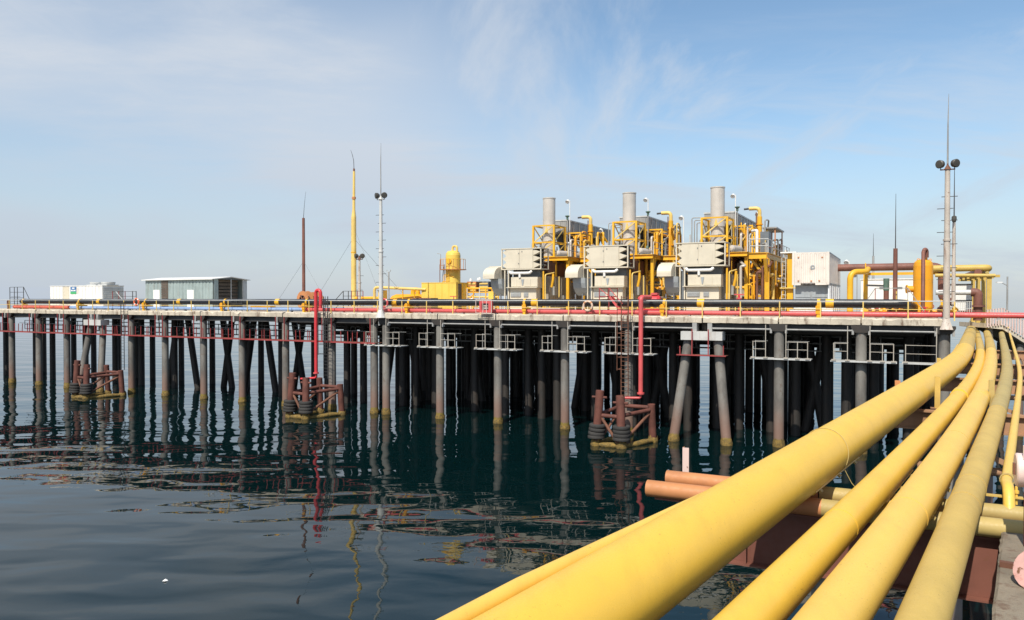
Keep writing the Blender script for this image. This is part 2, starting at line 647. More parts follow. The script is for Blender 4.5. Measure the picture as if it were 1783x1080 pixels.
def depth_at(a):
    return 13.0 if a < -58 else 35.0


# concrete edge, one casting per bay, chipped and slightly out of line
for a0, a1 in zip(BENTS[:-1], BENTS[1:]):
    n = 16
    b = MB()
    vs = []
    dz = rnd.uniform(-.015, .015)
    for i in range(n + 1):
        x = a0 + .05 + (a1 - a0 - .10) * i / n
        ch = lambda s: rnd.uniform(-s, s)
        chip = rnd.choice((.05, .09, .16)) if rnd.random() < (.45 if i in (0, n) else .10) else 0
        vs += [(x, 0.02 + ch(.012), 8.63 + dz + ch(.012)), (x, ch(.010), 9.02 + dz + ch(.01) - chip), (x, .05 + chip + ch(.008), 9.09 + dz + ch(.012) - chip * .6),
               (x, .55, 9.10 + dz), (x, .55, 8.63 + dz)]
    m = 5
    fs = []
    for i in range(n):
        for j in range(m):
            j2 = (j + 1) % m
            fs.append((i * m + j, (i + 1) * m + j, (i + 1) * m + j2, i * m + j2))
    fs += [tuple(range(m)), tuple(n * m + j for j in range(m))[::-1]]
    b.add(vs, fs)
    b.build('edge_beam', 'concrete', pier)
    b = MB().box(a0 + .01, a1 - .01, .56, depth_at((a0 + a1) / 2), 8.74, 9.07)
    b.build('deck_slab', 'concrete', pier)
    # steel girder seen just under the edge
    b = MB().ibeam((a0 + .38, .40, 8.36), (a1 - .38, .40, 8.36), .30, .46, .04)
    b.build('girder', 'dark_steel', pier)
    if a0 > -45:
        MB().tube([(a0 + .55, .12, 8.24), (a1 - .55, .12, 8.24)], .06, 8).build('underdeck_pipe', 'grey_steel', pier)
    for w in (5.0, 10.0) + ((16.0, 22.0, 28.0, 33.0) if a0 > -58 else ()):
        MB().ibeam((a0 + .3, w, 8.40), (a1 - .3, w, 8.40), .3, .6, .05).build('girder', 'dark_steel', pier)

pile0 = MB().lathe([(0.0, 8.3), (.34, 8.3), (.34, 8.3), (.345, 4), (.36, -2)], n=18).build('pile', 'pile', pier)
inner0 = MB().lathe([(0.0, 8.3), (.34, 8.3), (.34, 8.3), (.345, 4), (.36, -2)], n=14).build('pile', 'underdeck_shade', pier)  # inner piles: deck shade put into a darker copy of the steel
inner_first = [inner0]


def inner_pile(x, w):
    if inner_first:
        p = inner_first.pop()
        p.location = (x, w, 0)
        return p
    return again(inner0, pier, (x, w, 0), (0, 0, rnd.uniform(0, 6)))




def lumpy_ring(r, h, seed):
    q = random.Random(seed)
    n, m = 20, 4
    vs = []
    for j in range(m + 1):
        for k in range(n):
            a = 2 * math.pi * k / n
            rr = r + (.055 * math.sin(math.pi * j / m) + .012) * q.uniform(.5, 1.3)
            vs.append((rr * math.cos(a), rr * math.sin(a), -.25 + (h + .25) * j / m + (q.uniform(-.14, .12) if j == m else 0)))
    fs = [(j * n + k, j * n + (k + 1) % n, (j + 1) * n + (k + 1) % n, (j + 1) * n + k) for j in range(m) for k in range(n)]
    return MB().add(vs, fs, True)


g0 = lumpy_ring(.355, .42, 1).build('weed_collar', 'weed', pile0)
cap0 = MB().prism([(-.62, 0), (.62, 0), (.62, -.16), (.36, -.5), (-.36, -.5), (-.62, -.16)], (0, -.42, 8.62), (1, 0, 0), (0, 0, 1), (0, .84, 0)).build('pile_cap', 'underdeck_shade', pier)
first = True
front = []
for a in BENTS:
    if a in RAKED:
        continue
    if a == -44.4:
        front += [-45.1, -43.77]
    else:
        front.append(a)
for a in front:
    if first:
        p = pile0
        first = False
        p.location = (a, .42, 0)
        cap0.location = (a, .42, 0)
    else:
        p = again(pile0, pier, (a, .42, 0), (0, 0, rnd.uniform(0, 6)))
        gg = again(g0, p, (0, 0, 0), (rnd.uniform(-.08, .08), rnd.uniform(-.08, .08), rnd.uniform(0, 6)))
        gg.scale = (1, 1, rnd.uniform(.6, 1.5))
        again(cap0, pier, (a, .42, 0))
# white painted cap blocks over the raking pairs
for a in RAKED:
    MB().box(a - 1.5, a + 1.5, -.30, .75, 7.38, 8.0).build('cap_block', 'cap_white', pier)
    for s in (-1, 1):
        MB().box(a + s * .55 - .16, a + s * .55 + .16, -.05, .7, 8.0, 8.62).build('hanger', 'grey_steel', pier)
        top, foot = Vector((a + s * 1.05, .35, 7.6)), Vector((a + s * 2.05, .35 - 1.2, -1.2))
        L = (top - foot).length
        p = MB().tube([(0, 0, 0), (0, 0, L)], [.36, .34], 18).build('raking_pile', 'pile', pier)
        d = (top - foot).normalized()
        p.rotation_mode = 'QUATERNION'
        p.rotation_quaternion = d.to_track_quat('Z', 'Y')
        p.location = foot
        wcol = again(g0, p, (0, 0, 1.2 / d.z))
# light hangers at the girder ends
for a in front:
    if a > -46 and a != -45.1:
        for s in (-1, 1):
            MB().box(a + s * .50 - .07, a + s * .50 + .07, .02, .30, 7.98, 8.62).build('hanger', 'grey_steel', pier)
    elif a != -45.1:
        MB().box(a - .86, a - .66, .02, .22, 8.05, 8.62).build('hanger', 'grey_steel', pier)
# rows of piles under the deck
rows_l, rows_r = (6.0, 11.5), (6.0, 11.5, 17.0, 22.5, 28.0, 33.5)
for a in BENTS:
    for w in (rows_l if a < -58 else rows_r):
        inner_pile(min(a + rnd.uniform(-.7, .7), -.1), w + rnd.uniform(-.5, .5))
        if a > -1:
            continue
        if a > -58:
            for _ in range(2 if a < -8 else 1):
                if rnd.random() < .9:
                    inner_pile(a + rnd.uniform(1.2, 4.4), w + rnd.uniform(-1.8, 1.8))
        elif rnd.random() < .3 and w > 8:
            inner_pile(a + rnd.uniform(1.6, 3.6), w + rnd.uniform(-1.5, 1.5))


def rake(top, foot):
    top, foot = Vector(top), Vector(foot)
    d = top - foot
    p = MB().tube([(0, 0, 0), (0, 0, d.length)], .36, 14).build('raking_pile', 'underdeck_shade', pier)
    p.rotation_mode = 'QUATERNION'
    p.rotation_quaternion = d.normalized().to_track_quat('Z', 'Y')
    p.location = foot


for px, w, s in ((318, 7, 1.9), (396, 9, -1.7), (452, 8, 1.8), (520, 12, -1.8), (700, 9, 1.6), (830, 12, -1.7), (905, 20, 1.8), (1040, 12, 1.7), (1150, 10, -1.8), (1300, 9, 1.7), (1420, 8, -1.7)):
    a = along(px, w)
    rake((a - .8, w, 8.4), (a - .8 - s, w, -1.3))
    rake((a + .8, w, 8.4), (a + .8 + s, w, -1.3))
# dark pipes and braces added to fill the shaded space under the deck
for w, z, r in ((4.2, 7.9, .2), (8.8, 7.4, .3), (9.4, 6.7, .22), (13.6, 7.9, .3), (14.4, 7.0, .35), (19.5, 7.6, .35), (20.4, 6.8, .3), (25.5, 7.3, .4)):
    MB().tube([(-57.5, w, z), (-1.0, w, z)], r, 10).build('underdeck_pipe', 'underdeck_shade', pier)
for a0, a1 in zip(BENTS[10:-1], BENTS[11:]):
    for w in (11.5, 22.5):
        MB().bar((a0, w, 6.2), (a1, w, 8.0), .2, .3).build('brace', 'underdeck_shade', pier)
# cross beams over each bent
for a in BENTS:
    MB().box(a - .22, a + .22, .9, depth_at(a) - .4, 8.05, 8.73).build('cross_beam', 'underdeck_shade', pier)

# ------------------------------------------------------------------ hanging walkways under the deck edge
PX0 = (CX, CY, 0)
ww = thing('hanging_walkway', 'rusty red walkway of thin posts hung below the left half of the pier edge', 'walkway', PX0, PANG)
stub = MB().bar((0, 0, 0), (0, 0, .95), .06, .06).build('post', 'old_red', ww)
tall = MB().bar((0, 0, 0), (0, 0, 2.2), .075, .075).build('hanger', 'old_red', ww)
k = 0
for a0, a1 in zip(BENTS[:12], BENTS[1:13]):
    MB().bar((a0, -.35, 6.38), (a1 - .03, -.35, 6.38), .10, .12).build('toe_beam', 'old_red', ww)
    MB().box(a0 + .05, a1 - .05, -.28, 1.0, 6.36, 6.40).build('floor_plate', 'rust', ww)
    MB().tube([(a0 + .5, 1.05, 7.4), (a1 - .6, 1.05, 7.35)], .022, 6).build('rear_rail', 'grey_steel', ww)
    L = a1 - a0
    for f in (.16, .33, .46, .64, .80):
        x = a0 + L * f + rnd.uniform(-.15, .15)
        if k == 0:
            stub.location = (x, -.35, 6.44)
        else:
            again(stub, ww, (x, -.35, 6.44), (rnd.uniform(-.04, .04), rnd.uniform(-.05, .05), 0))
        if f in (.33, .64):
            again(stub, ww, (x + .2, 1.05, 6.41))
        k += 1
    for j, x in enumerate((a0 + .55, a1 - .55)):
        if k == 5 and j == 0:
            tall.location = (x, -.35, 6.44)
        else:
            again(tall, ww, (x, -.35, 6.44))

CAGE = 'white inspection cages round the pile heads'
WHERE = {-43.77: 'white pipe rail cage on the pile just right of the grey floodlight mast foot',
         -38.06: 'white pipe rail cage on the second pile right of the grey mast',
         -32.38: 'white pipe rail cage on the third pile right of the grey mast',
         -26.33: 'white pipe rail cage on the pile left of the caged ladder and nearest red riser',
         -21.04: 'white pipe rail cage crossed by the ladder and the near red riser pipe',
         -10.08: 'white pipe rail cage on the pile right of the near white cap block',
         -4.84: 'white pipe rail cage at the last pile before the yellow pipelines'}
cage = None
for a, lab in WHERE.items():
    if cage is None:
        cage = pthing('inspection_cage', lab, 'cage', a, -.35, 6.33, CAGE)
        for x, h in ((-1.65, 1.1), (-.8, 2.25), (.55, 2.25), (1.3, 1.1), (1.95, 1.1)):
            MB().bar((x, 0, 0), (x, 0, h), .05, .05).build('post', 'rail_white', cage)
            MB().box(x - .14, x + .14, -.1, .1, -.1, 0).build('foot', 'rail_white', cage)
        MB().box(-1.85, 2.15, -.05, 1.15, -.17, -.102).build('floor', 'light_steel', cage)
        for x0, x1 in ((-1.65, -.8), (.55, 1.95)):
            for z in (.55, 1.07):
                MB().tube([(x0, 0, z), (x1, 0, z)], .02, 6).build('rail', 'rail_white', cage)
            MB().tube([(x0, 1.1, 1.07), (x1, 1.1, 1.07)], .02, 6).build('rail', 'grey_steel', cage)
            MB().bar((x0, 1.1, -.1), (x0, 1.1, 1.1), .045, .045).build('post', 'grey_steel', cage)
        cur = cage
    else:
        cur = copy_tree(cage)
        cur.location = PW(a, -.35, 6.33)
        cur['label'] = lab

t = pthing('inspection_cage', 'red inspection frame hung in front of the near white cap block', 'cage', -15.36, -.5, 6.33)
for x, h in ((-.62, 1.85), (.55, 1.85), (1.62, .7), (-1.5, .6)):
    MB().bar((x, 0, 0), (x, 0, h), .07, .07).build('post', 'old_red', t)
MB().bar((-1.75, 0, -.04), (1.8, 0, -.04), .1, .08).build('toe_beam', 'old_red', t)
MB().box(-1.7, 1.75, .07, 1.1, -.08, -.04).build('floor', 'rust', t)
t = pthing('inspection_cage', 'short white rail cage at the pier corner beside the yellow pipelines', 'cage', -1.2, -.35, 6.33)
for x, h in ((-1.0, 1.1), (.75, 2.2)):
    MB().bar((x, 0, 0), (x, 0, h), .055, .055).build('post', 'rail_white', t)
    MB().box(x - .14, x + .14, -.1, .1, -.1, 0).build('foot', 'rail_white', t)
for z in (.5, 1.05):
    MB().tube([(-1.0, 0, z), (.75, 0, z)], .02, 6).build('rail', 'rail_white', t)
MB().box(-1.2, 1.0, -.05, 1.15, -.17, -.102).build('floor', 'light_steel', t)

# dim catwalks deeper under the deck
for w, a0, a1, lab in ((6.6, -108, -58, 'dim grey railed catwalk under the narrow left part of the pier'), (7.4, -57, -1.5, 'dim grey railed catwalk behind the front piles of the wide pier part')):
    t = pthing('catwalk', lab, 'walkway', a0, w, 6.35)
    L = a1 - a0
    MB().box(0, L, 0, 1.1, -.06, 0).build('floor', 'grey_steel', t)
    for y in (0.03, 1.07):
        for z in (.55, 1.1):
            MB().tube([(0, y, z), (L, y, z)], .03, 6).build('rail', 'grey_steel', t)
    po = MB().bar((0, .03, 0), (0, .03, 1.1), .06, .06).build('post', 'grey_steel', t)
    ha = MB().bar((0, 1.07, 0), (0, 1.07, 2.35), .08, .08).build('hanger', 'grey_steel', t)
    for i in range(1, int(L / 1.4)):
        again(po, t, (i * 1.4, 0, 0))
        if i % 2 == 0:
            again(ha, t, (i * 1.4, 0, 0))

# ------------------------------------------------------------------ ladders, risers on the pier front


def ladder(a, w, ztop, zbot, lab, mat, cage_on=False, wid=.5):
    t = pthing('ladder', lab, 'ladder', a, w, zbot)
    H = ztop - zbot
    for s in (-1, 1):
        MB().bar((s * wid / 2, 0, 0), (s * wid / 2, 0, H), .05, .07).build('stile', mat, t)
    rung = MB().tube([(-wid / 2, 0, 0), (wid / 2, 0, 0)], .018, 6).build('rung', mat, t)
    n = int(H / .32)
    for i in range(n):
        if i == 0:
            rung.location = (0, 0, .3)
        else:
            again(rung, t, (0, 0, .3 + i * .32))
    if cage_on:
        for s in (-.42, .42):
            MB().bar((s, -.55, 2.2), (s, -.55, H), .04, .04).build('cage_bar', mat, t)
        hp = MB().tube([(-wid / 2, 0, 0)] + arc((0, -.3, 0), .45, 160, 380, (1, 0, 0), (0, 1, 0), 8)[::1] + [(wid / 2, 0, 0)], .02, 6).build('cage_hoop', mat, t)
        for i in range(int((H - 2) / .9)):
            if i == 0:
                hp.location = (0, 0, 2.3)
            else:
                again(hp, t, (0, 0, 2.3 + i * .9))
    return t


ladder(along(213, -.5), -.5, 10.0, 2.6, 'thin dark ladder below the far left pier edge beside the left fender', 'dark_steel')
ladder(along(567, -.5), -.5, 10.6, 3.0, 'dark rusty caged ladder beside the red riser above the middle fender', 'dark_steel', True)
ladder(along(1088, -.6), -.6, 10.6, 2.8, 'rust brown caged ladder above the nearest fender', 'rust', True, .55)

t = pthing('riser_pipe', 'red riser pipe with an inverted U top above the middle fender', 'pipe', along(550, -.5), -.5, 0)
MB().tube([(0, 0, 3.35), (0, 0, 10.9)] + arc((.28, 0, 10.9), .28, 180, 0, (1, 0, 0), (0, 0, 1), 8)[1:] + [(.56, 0, 9.5)], .165, 12).build('pipe', 'red', t)
MB().tube(bent([(0, 0, 3.4), (0, 0, 3.0), (-1.6, -.3, 2.85)], .25), .10, 8).build('branch', 'red', t)
MB().lathe([(0, -.06), (.26, -.06), (.26, -.06), (.26, .06), (.26, .06), (0, .06)], (0, 0, 3.45), 14).build('flange', 'pink_red', t)
t = pthing('riser_pipe', 'pink red riser pipe down to the nearest fender', 'pipe', along(1116, -.5), -.5, 0)
MB().tube(bent([(0, 0, 3.2), (0, 0, 10.5), (.25, 1.5, 10.5)], .3), .175, 12).build('pipe', 'pink_red', t)
MB().tube(bent([(0, 0, 3.3), (0, 0, 2.95), (-1.25, -.2, 2.9)], .25), .10, 8).build('branch', 'pink_red', t)
MB().lathe([(0, -.06), (.27, -.06), (.27, -.06), (.27, .06), (.27, .06), (0, .06)], (0, 0, 3.3), 14).build('flange', 'pink_red', t)

# ------------------------------------------------------------------ fender dolphins
dol = None
for a, lab in ((-19.7, 'rusty fender dolphin nearest the yellow pipelines, with two tyre stacks'),
               (-48.2, 'rusty fender dolphin under the red riser with the inverted U top'),
               (-77.8, 'rusty fender dolphin furthest from the yellow pipelines, under the white generator')):
    if dol is None:
        dol = pthing('fender_dolphin', lab, 'fender', a, -5, 0, 'fender dolphins in front of the pier')
        legs = [((-2.05, 0, -.9), (-1.72, .12, 3.9)), ((-.02, -.15, -.9), (-.22, .15, 3.55)), ((1.25, 3.2, -.9), (1.15, 3.0, 2.75)), ((-1.4, 3.4, -.9), (-1.3, 3.1, 3.2))]
        for i, (p, q) in enumerate(legs):
            l = MB().tube([p, q], .30 if i < 2 else .27, 14).build('leg', 'fender_rust', dol)
            lumpy_ring(.31, .45, 20 + i).build('weed_collar', 'weed', l, (p[0] + (q[0] - p[0]) * .19, p[1] + (q[1] - p[1]) * .19, 0))
        for (p, q) in legs[:2]:
            v = Vector(p) + (Vector(q) - Vector(p)) * .90
            MB().tube([v + Vector((-.55, 0, 0)), v + Vector((.55, 0, 0))], .09, 8).build('bollard_bar', 'fender_rust', dol)
        for p, q in (((-1.8, .1, 2.15), (-.15, .1, 2.1)), ((-.15, .1, 2.2), (1.15, 3.0, 2.35)), ((-1.75, .15, 2.2), (-1.3, 3.1, 2.4)), ((-1.3, 3.1, 2.5), (1.15, 3.0, 2.5))):
            MB().tube([p, q], .15, 10).build('tie', 'fender_rust', dol)
        for p, q in (((-1.62, .1, 2.0), (-.35, -.1, .35)), ((.15, 0, .55), (1.05, 2.9, 2.1)), ((-1.7, .4, .5), (-1.35, 2.9, 2.0))):
            MB().tube([p, q], .11, 10).build('brace', 'rust', dol)
        for p, q in (((-2.1, -.05, .12), (.05, -.15, .1)), ((.0, -.15, .1), (1.35, 3.2, .13)), ((-2.05, 0, .1), (-1.4, 3.4, .1))):
            f = MB()
            P, Q = Vector(p), Vector(q)
            rq = random.Random(4)
            f.tube([P + (Q - P) * i / 10 + Vector((0, 0, rq.uniform(-.03, .03))) for i in range(11)], [.17 + rq.uniform(-.02, .05) for _ in range(11)], 9)
            f.build('base_tie', 'weed', dol)
        for (p, q) in legs[:2]:
            for j in range(4):
                z = .62 + j * .27
                v = Vector(p) + (Vector(q) - Vector(p)) * ((z + .9) / (q[2] + .9))
                ty = MB().lathe([(.34, -.10), (.52, -.132), (.60, -.09), (.615, 0), (.60, .09), (.52, .132), (.34, .10), (.32, 0), (.34, -.10)], (0, 0, 0), 20)
                ty.build('tyre', 'tyre', dol, v + Vector((rnd.uniform(-.03, .03), 0, 0)), (rnd.uniform(-.06, .06), rnd.uniform(-.06, .06), 0))
    else:
        c = copy_tree(dol)
        c.location = PW(a, -5, 0)
        c['label'] = lab

# ------------------------------------------------------------------ guard rail and pipes along the pier edge
gr = thing('guard_rail', 'yellow post guard rail with grey top rail along the pier edge', 'railing', (CX, CY, DECK), PANG)
GA = -2.11
post = MB().bar((0, 0, -.12), (0, 0, 1.1), .075, .06).build('post', 'pale_yellow', gr)
k = 0
edges = []
while GA - 2.65 * k > -110:
    a = GA - 2.65 * k + rnd.uniform(-.05, .05)
    if k == 0:
        post.location = (a, .12, 0)
    else:
        again(post, gr, (a, .12, 0), (0, rnd.uniform(-.012, .012), 0))
    edges.append(a)
    k += 1
again(post, gr, (.55, .12, 0))
edges = [.55] + edges
for i in range(0, len(edges) - 1, 4):
    seg = edges[i:i + 5]
    MB().tube([(x, .12, 1.12 + rnd.uniform(-.015, .015)) for x in seg], .035, 8).build('top_rail', 'light_steel', gr)
    MB().tube([(x, .12, .56 + rnd.uniform(-.02, .02)) for x in seg], .022, 6).build('mid_rail', 'pale_yellow', gr)

a0, a1 = along(38, 1.7), along(1545, 1.7)
bp = pthing('black_pipeline', 'thick black pipeline with yellow bands running along the pier edge', 'pipe', 0, 1.7, 0)
nseg = 14
for i in range(nseg):
    x0, x1 = a0 + (a1 - a0) * i / nseg, a0 + (a1 - a0) * (i + 1) / nseg
    MB().tube([(x0, 0, 10.05), (x1, 0, 10.05)], .30, 20, caps=(i == 0)).build('pipe_section', 'black_coat', bp)
MB().tube(bent([(a1, 0, 10.05), (a1 + 1.0, 0, 10.05), (a1 + 1.7, 2.2, 9.75)], .9, 8), .30, 20).build('elbow', 'black_coat', bp)
for px in (174, 314, 485, 689, 932, 1221, 1445):
    MB().tube([(along(px, 1.7) - .26, 0, 10.05), (along(px, 1.7) + .26, 0, 10.05)], .325, 20).build('band', 'yellow', bp)
for px in (43, 141, 256, 394, 536, 714, 915, 1158, 1426):
    x = along(px, 1.7)
    s = MB().tube([(x - .10, 0, 10.05), (x + .10, 0, 10.05)], .335, 20).build('band', 'yellow', bp)
    MB().box(x - .16, x + .16, -.30, .30, 9.1, 9.72).build('stand', 'yellow', bp)
sup = None
for px, lab in ((136, 'yellow pipe bracket beside the white generator cabin'), (250, 'yellow pipe bracket left of the corrugated shed, right of the orange lifebuoy'),
                (386, 'yellow pipe bracket under the open end of the corrugated shed'), (529, 'yellow pipe bracket left of the red riser with the U top'),
                (708, 'yellow pipe bracket just right of the grey floodlight mast'), (913, 'yellow pipe bracket in front of the left turbine unit'),
                (1153, 'yellow pipe bracket right of the pink riser'), (1425, 'yellow pipe bracket in front of the stacked white containers')):
    if sup is None:
        sup = pthing('pipe_bracket', lab, 'bracket', along(px, .3), .3, 0, 'yellow pipe brackets along the pier edge')
        MB().box(-.10, .10, -.08, .08, 8.9, 9.98).build('post', 'yellow', sup)
        MB().box(-.22, .22, -.1, .12, 8.86, 8.9).build('foot', 'yellow', sup)
        MB().bar((0, .08, 9.6), (0, 1.1, 9.6), .14, .16).build('arm', 'yellow', sup)
        MB().box(-.17, .17, -.12, -.082, 9.35, 9.9).build('plate', 'orange', sup)
        c = sup
    else:
        c = copy_tree(sup)
        c.location = PW(along(px, .3), .3, 0)
        c['label'] = lab


def long_pipe(name, lab, a0, a1, w, z, r, mat, n):
    t = pthing(name, lab, 'pipe', 0, w, 0)
    for i in range(n):
        x0, x1 = a0 + (a1 - a0) * i / n, a0 + (a1 - a0) * (i + 1) / n
        MB().tube([(x0, 0, z), (x1, 0, z)], r, 14, caps=i in (0, n - 1)).build('pipe_section', mat, t)
        if i:
            MB().tube([(x0 - .02, 0, z), (x0 + .02, 0, z)], r + .012, 14).build('weld_ring', mat, t)
    for i in range(n * 2):
        x = a0 + (a1 - a0) * (i + .5) / (n * 2)
        MB().box(x - .08, x + .08, -.16, .16, 9.09, z - r + .02).build('saddle', 'grey_steel', t)
    return t


AR = along(528, .8)
long_pipe('fire_main', 'pinkish red pipe running low along the right half of the pier edge', AR, 4.6, .8, 9.34, .18, 'pink_red', 9)
long_pipe('blue_pipe', 'pale blue pipe running low along the left half of the pier edge', along(123, .8), AR - .02, .8, 9.36, .17, 'blue', 6)
long_pipe('red_pipe', 'faded red pipe low at the far left end of the pier edge', along(25, .8), along(121, .8), .8, 9.38, .21, 'orange_red', 2)

# ------------------------------------------------------------------ yellow pipelines over the trestle
PB = 7.5          # level the pipelines rest on
LINES = {1: (-3.725, .709, 31.4, .613, .755, 2.54), 2: (-2.547, .716, 27.3, .598, .406, 5.19), 3: (-1.679, .757, 18.4, .603, .473, 10.2),
         4: (-.948, .690, 26.3, .631, .385, 3.59), 5: (-.352, .681, 27.4, .638, .135, 2.05)}


def line_x(k, d):
    X0, kx, d0, k2, dia, wd = LINES[k]
    return X0 + kx * d - (kx - k2) * wd * math.log1p(math.exp(max(-50, min(50, (d - d0) / wd))))


def line_pts(k, d0, d1, step, off=(0, 0)):
    n = max(2, int((d1 - d0) / step) + 1)
    r = LINES[k][4] / 2
    return [Vector((line_x(k, d0 + (d1 - d0) * i / (n - 1)) + off[0], d0 + (d1 - d0) * i / (n - 1), PB + r + off[1])) for i in range(n)]


def pipeline(k, lab, secs, welds, nseg=28):
    t = thing('yellow_pipeline', lab, 'pipe', (0, 0, 0))
    r = LINES[k][4] / 2
    for d0, d1, mat in secs:
        MB().tube(line_pts(k, d0, d1, 1.2), r, nseg, caps=True).build('pipe_section', mat, t)
    for d in welds:
        p = line_pts(k, d - .012, d + .012, .02)
        MB().tube([p[0], p[-1]], r + .004, nseg).build('weld_ring', {1: 'line_yellow', 2: 'line_yellow', 3: 'line_yellow_pale', 4: 'line_yellow_dusty'}[k], t)
    return t


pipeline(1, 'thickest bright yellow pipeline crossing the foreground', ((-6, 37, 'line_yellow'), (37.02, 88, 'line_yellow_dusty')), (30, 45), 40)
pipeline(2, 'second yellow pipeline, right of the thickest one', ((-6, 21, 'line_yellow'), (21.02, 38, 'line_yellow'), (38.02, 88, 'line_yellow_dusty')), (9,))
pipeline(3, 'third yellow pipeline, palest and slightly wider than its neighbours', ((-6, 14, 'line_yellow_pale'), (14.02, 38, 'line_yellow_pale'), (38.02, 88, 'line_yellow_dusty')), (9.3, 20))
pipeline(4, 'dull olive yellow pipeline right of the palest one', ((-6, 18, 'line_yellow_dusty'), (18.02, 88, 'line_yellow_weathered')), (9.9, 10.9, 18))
# collar on the second line
t = bpy.data.objects['yellow_pipeline.001']
p = line_pts(2, 20.8, 21.5, .3)
MB().tube(p, LINES[2][4] / 2 + .025, 28).build('collar', 'line_yellow', t)
# thin line that turns down onto the cross pipes
t = thing('yellow_pipeline', 'thin yellow pipeline at the far right of the group, turning down beside the walkway', 'pipe')
pts = line_pts(5, 11.2, 80, 1.2, (0, .12))
d5 = pts[0]
MB().tube(bent([(d5.x - .28, d5.y - .5, PB - .1), (d5.x - .2, d5.y - .36, d5.z), d5], .2) + pts[1:], .075, 16).build('pipe_section', 'line_yellow_pale', t)
MB().lathe([(.082, -.02), (.1, -.02), (.1, -.02), (.1, .02), (.1, .02), (.082, .02)], d5 + Vector((.14, .2, 0)), 16, (.67, 1, 0)).build('clamp', 'line_yellow_weathered', t)
# pencil line tucked against the thickest pipeline
t = thing('yellow_pipeline', 'pencil thin yellow line hugging the left side of the thickest pipeline', 'pipe')
_pl = line_pts(1, -6, 40, 1.0)


def _tuck(y):
    f = min(max((y - 6) / 5, 0), 1)
    return Vector((-.475 + .06 * f, 0, .24 - .18 * f))


MB().tube([p + _tuck(p.y) for p in _pl], .075, 16).build('pipe_section', 'line_yellow_pale', t)

# wire tied round the thickest pipeline
p = line_pts(1, 12.4, 12.42, .02)
t = thing('tie_wire', 'loose thin wire looped over the thickest yellow pipeline', 'wire', (0, 0, 0))
c0 = p[0]
ax = (p[1] - p[0]).normalized()
sx = Vector((ax.y, -ax.x, 0)).normalized()
loop = [c0 + (sx * math.cos(R(q)) + Vector((0, 0, 1)) * math.sin(R(q))) * .386 + ax * .25 * math.sin(R(q * .5)) for q in range(190, -31, -10)]
loop += [loop[-1] + Vector((.10, -.05, -.22)), loop[-1] + Vector((.28, -.16, -.45))]
MB().tube(loop, .006, 5).build('wire', 'line_yellow_weathered', t)

# ------------------------------------------------------------------ trestle that carries the pipelines
U3 = Vector((UX, UY, 0))
TR = 'rust brown trestle bents under the yellow pipelines'
BL = {20.0: 'rust brown trestle bent nearest beyond the cross pipes under the yellow lines', 28.0: 'rust brown trestle bent under the bend of the yellow pipelines',
      34.5: 'rust brown trestle bent below where the pipelines turn dull', 43.5: 'rust brown trestle bent nearest the pier corner under the pipelines'}
be = None
for d, lab in BL.items():
    x = line_x(1, d)
    if be is None:
        be = thing('trestle_bent', lab, 'trestle', (x - .55, d + .3, 0), PANG, TR)
        MB().ibeam((0, 0, PB - .25), (13, 0, PB - .25), .30, .498, .045).build('cross_beam', 'sleeper_rust', be)
        MB().ibeam((.8, .55, PB - .32), (13, .55, PB - .32), .28, .46, .045).build('cross_beam', 'sleeper_rust', be)
        MB().tube([(.8, .2, PB - 1.5), (13, .2, PB - 1.5)], .11, 8).build('tie', 'sleeper_rust', be)
        for q in (1.6, 7.0, 12.3):
            pl = MB().tube([(q, .3, -1.5), (q, .3, PB - .58)], .27, 14).build('pile', 'pile', be)
        for q0, q1 in ((1.6, 7.0), (7.0, 12.3)):
            MB().bar((q0, .0, PB - .7), (q1, .0, PB - 3.2), .12, .12).build('brace', 'sleeper_rust', be)
    else:
        c = copy_tree(be)
        c.location = (x - .55, d + .3, 0)
        c['label'] = lab
# shoes under the two thickest lines where they sit on the cross pipes
for nm, k, d0, d1 in (('yellow_pipeline', 1, 11.0, 13.4), ('yellow_pipeline.001', 2, 10.6, 12.6), ('yellow_pipeline.002', 3, 9.8, 11.6)):
    t = bpy.data.objects[nm]
    P = line_pts(k, d0, d1, .01)
    r = LINES[k][4] / 2
    a_, b_ = P[0], P[-1]
    ax = (b_ - a_).normalized()
    sd = Vector((ax.y, -ax.x, 0))
    for q in (-42, 222):
        o = (sd * math.cos(R(q)) + Vector((0, 0, math.sin(R(q))))) * (r + .006)
        MB().bar(a_ + o, b_ + o, .07, .014, o.normalized()).build('shoe', 'line_yellow', t)
    for f in (.1, .5, .9):
        c = a_ + (b_ - a_) * f
        o1 = (sd * math.cos(R(-42)) + Vector((0, 0, math.sin(R(-42))))) * (r + .03)
        MB().bar(c + o1 - ax * .05, c + o1 + ax * .05, .03, .05, o1.normalized()).build('lug', 'line_yellow_weathered', t)
# rusty conduits below the right-hand lines
for k, (off, z, lab) in enumerate(((.42, 7.12, 'thin rusty conduit low beside the thin yellow pipeline'), (.66, 7.0, 'rusty conduit lowest at the right edge under the pink drum'))):
    t = thing('conduit', lab, 'pipe')
    pts = [Vector((line_x(5, d) + off, d, z + .02 * math.sin(d))) for d in range(11, 48, 2)]
    MB().tube(pts, .05 + .02 * k, 10).build('pipe_section', 'rust' if k else 'sleeper_rust', t)
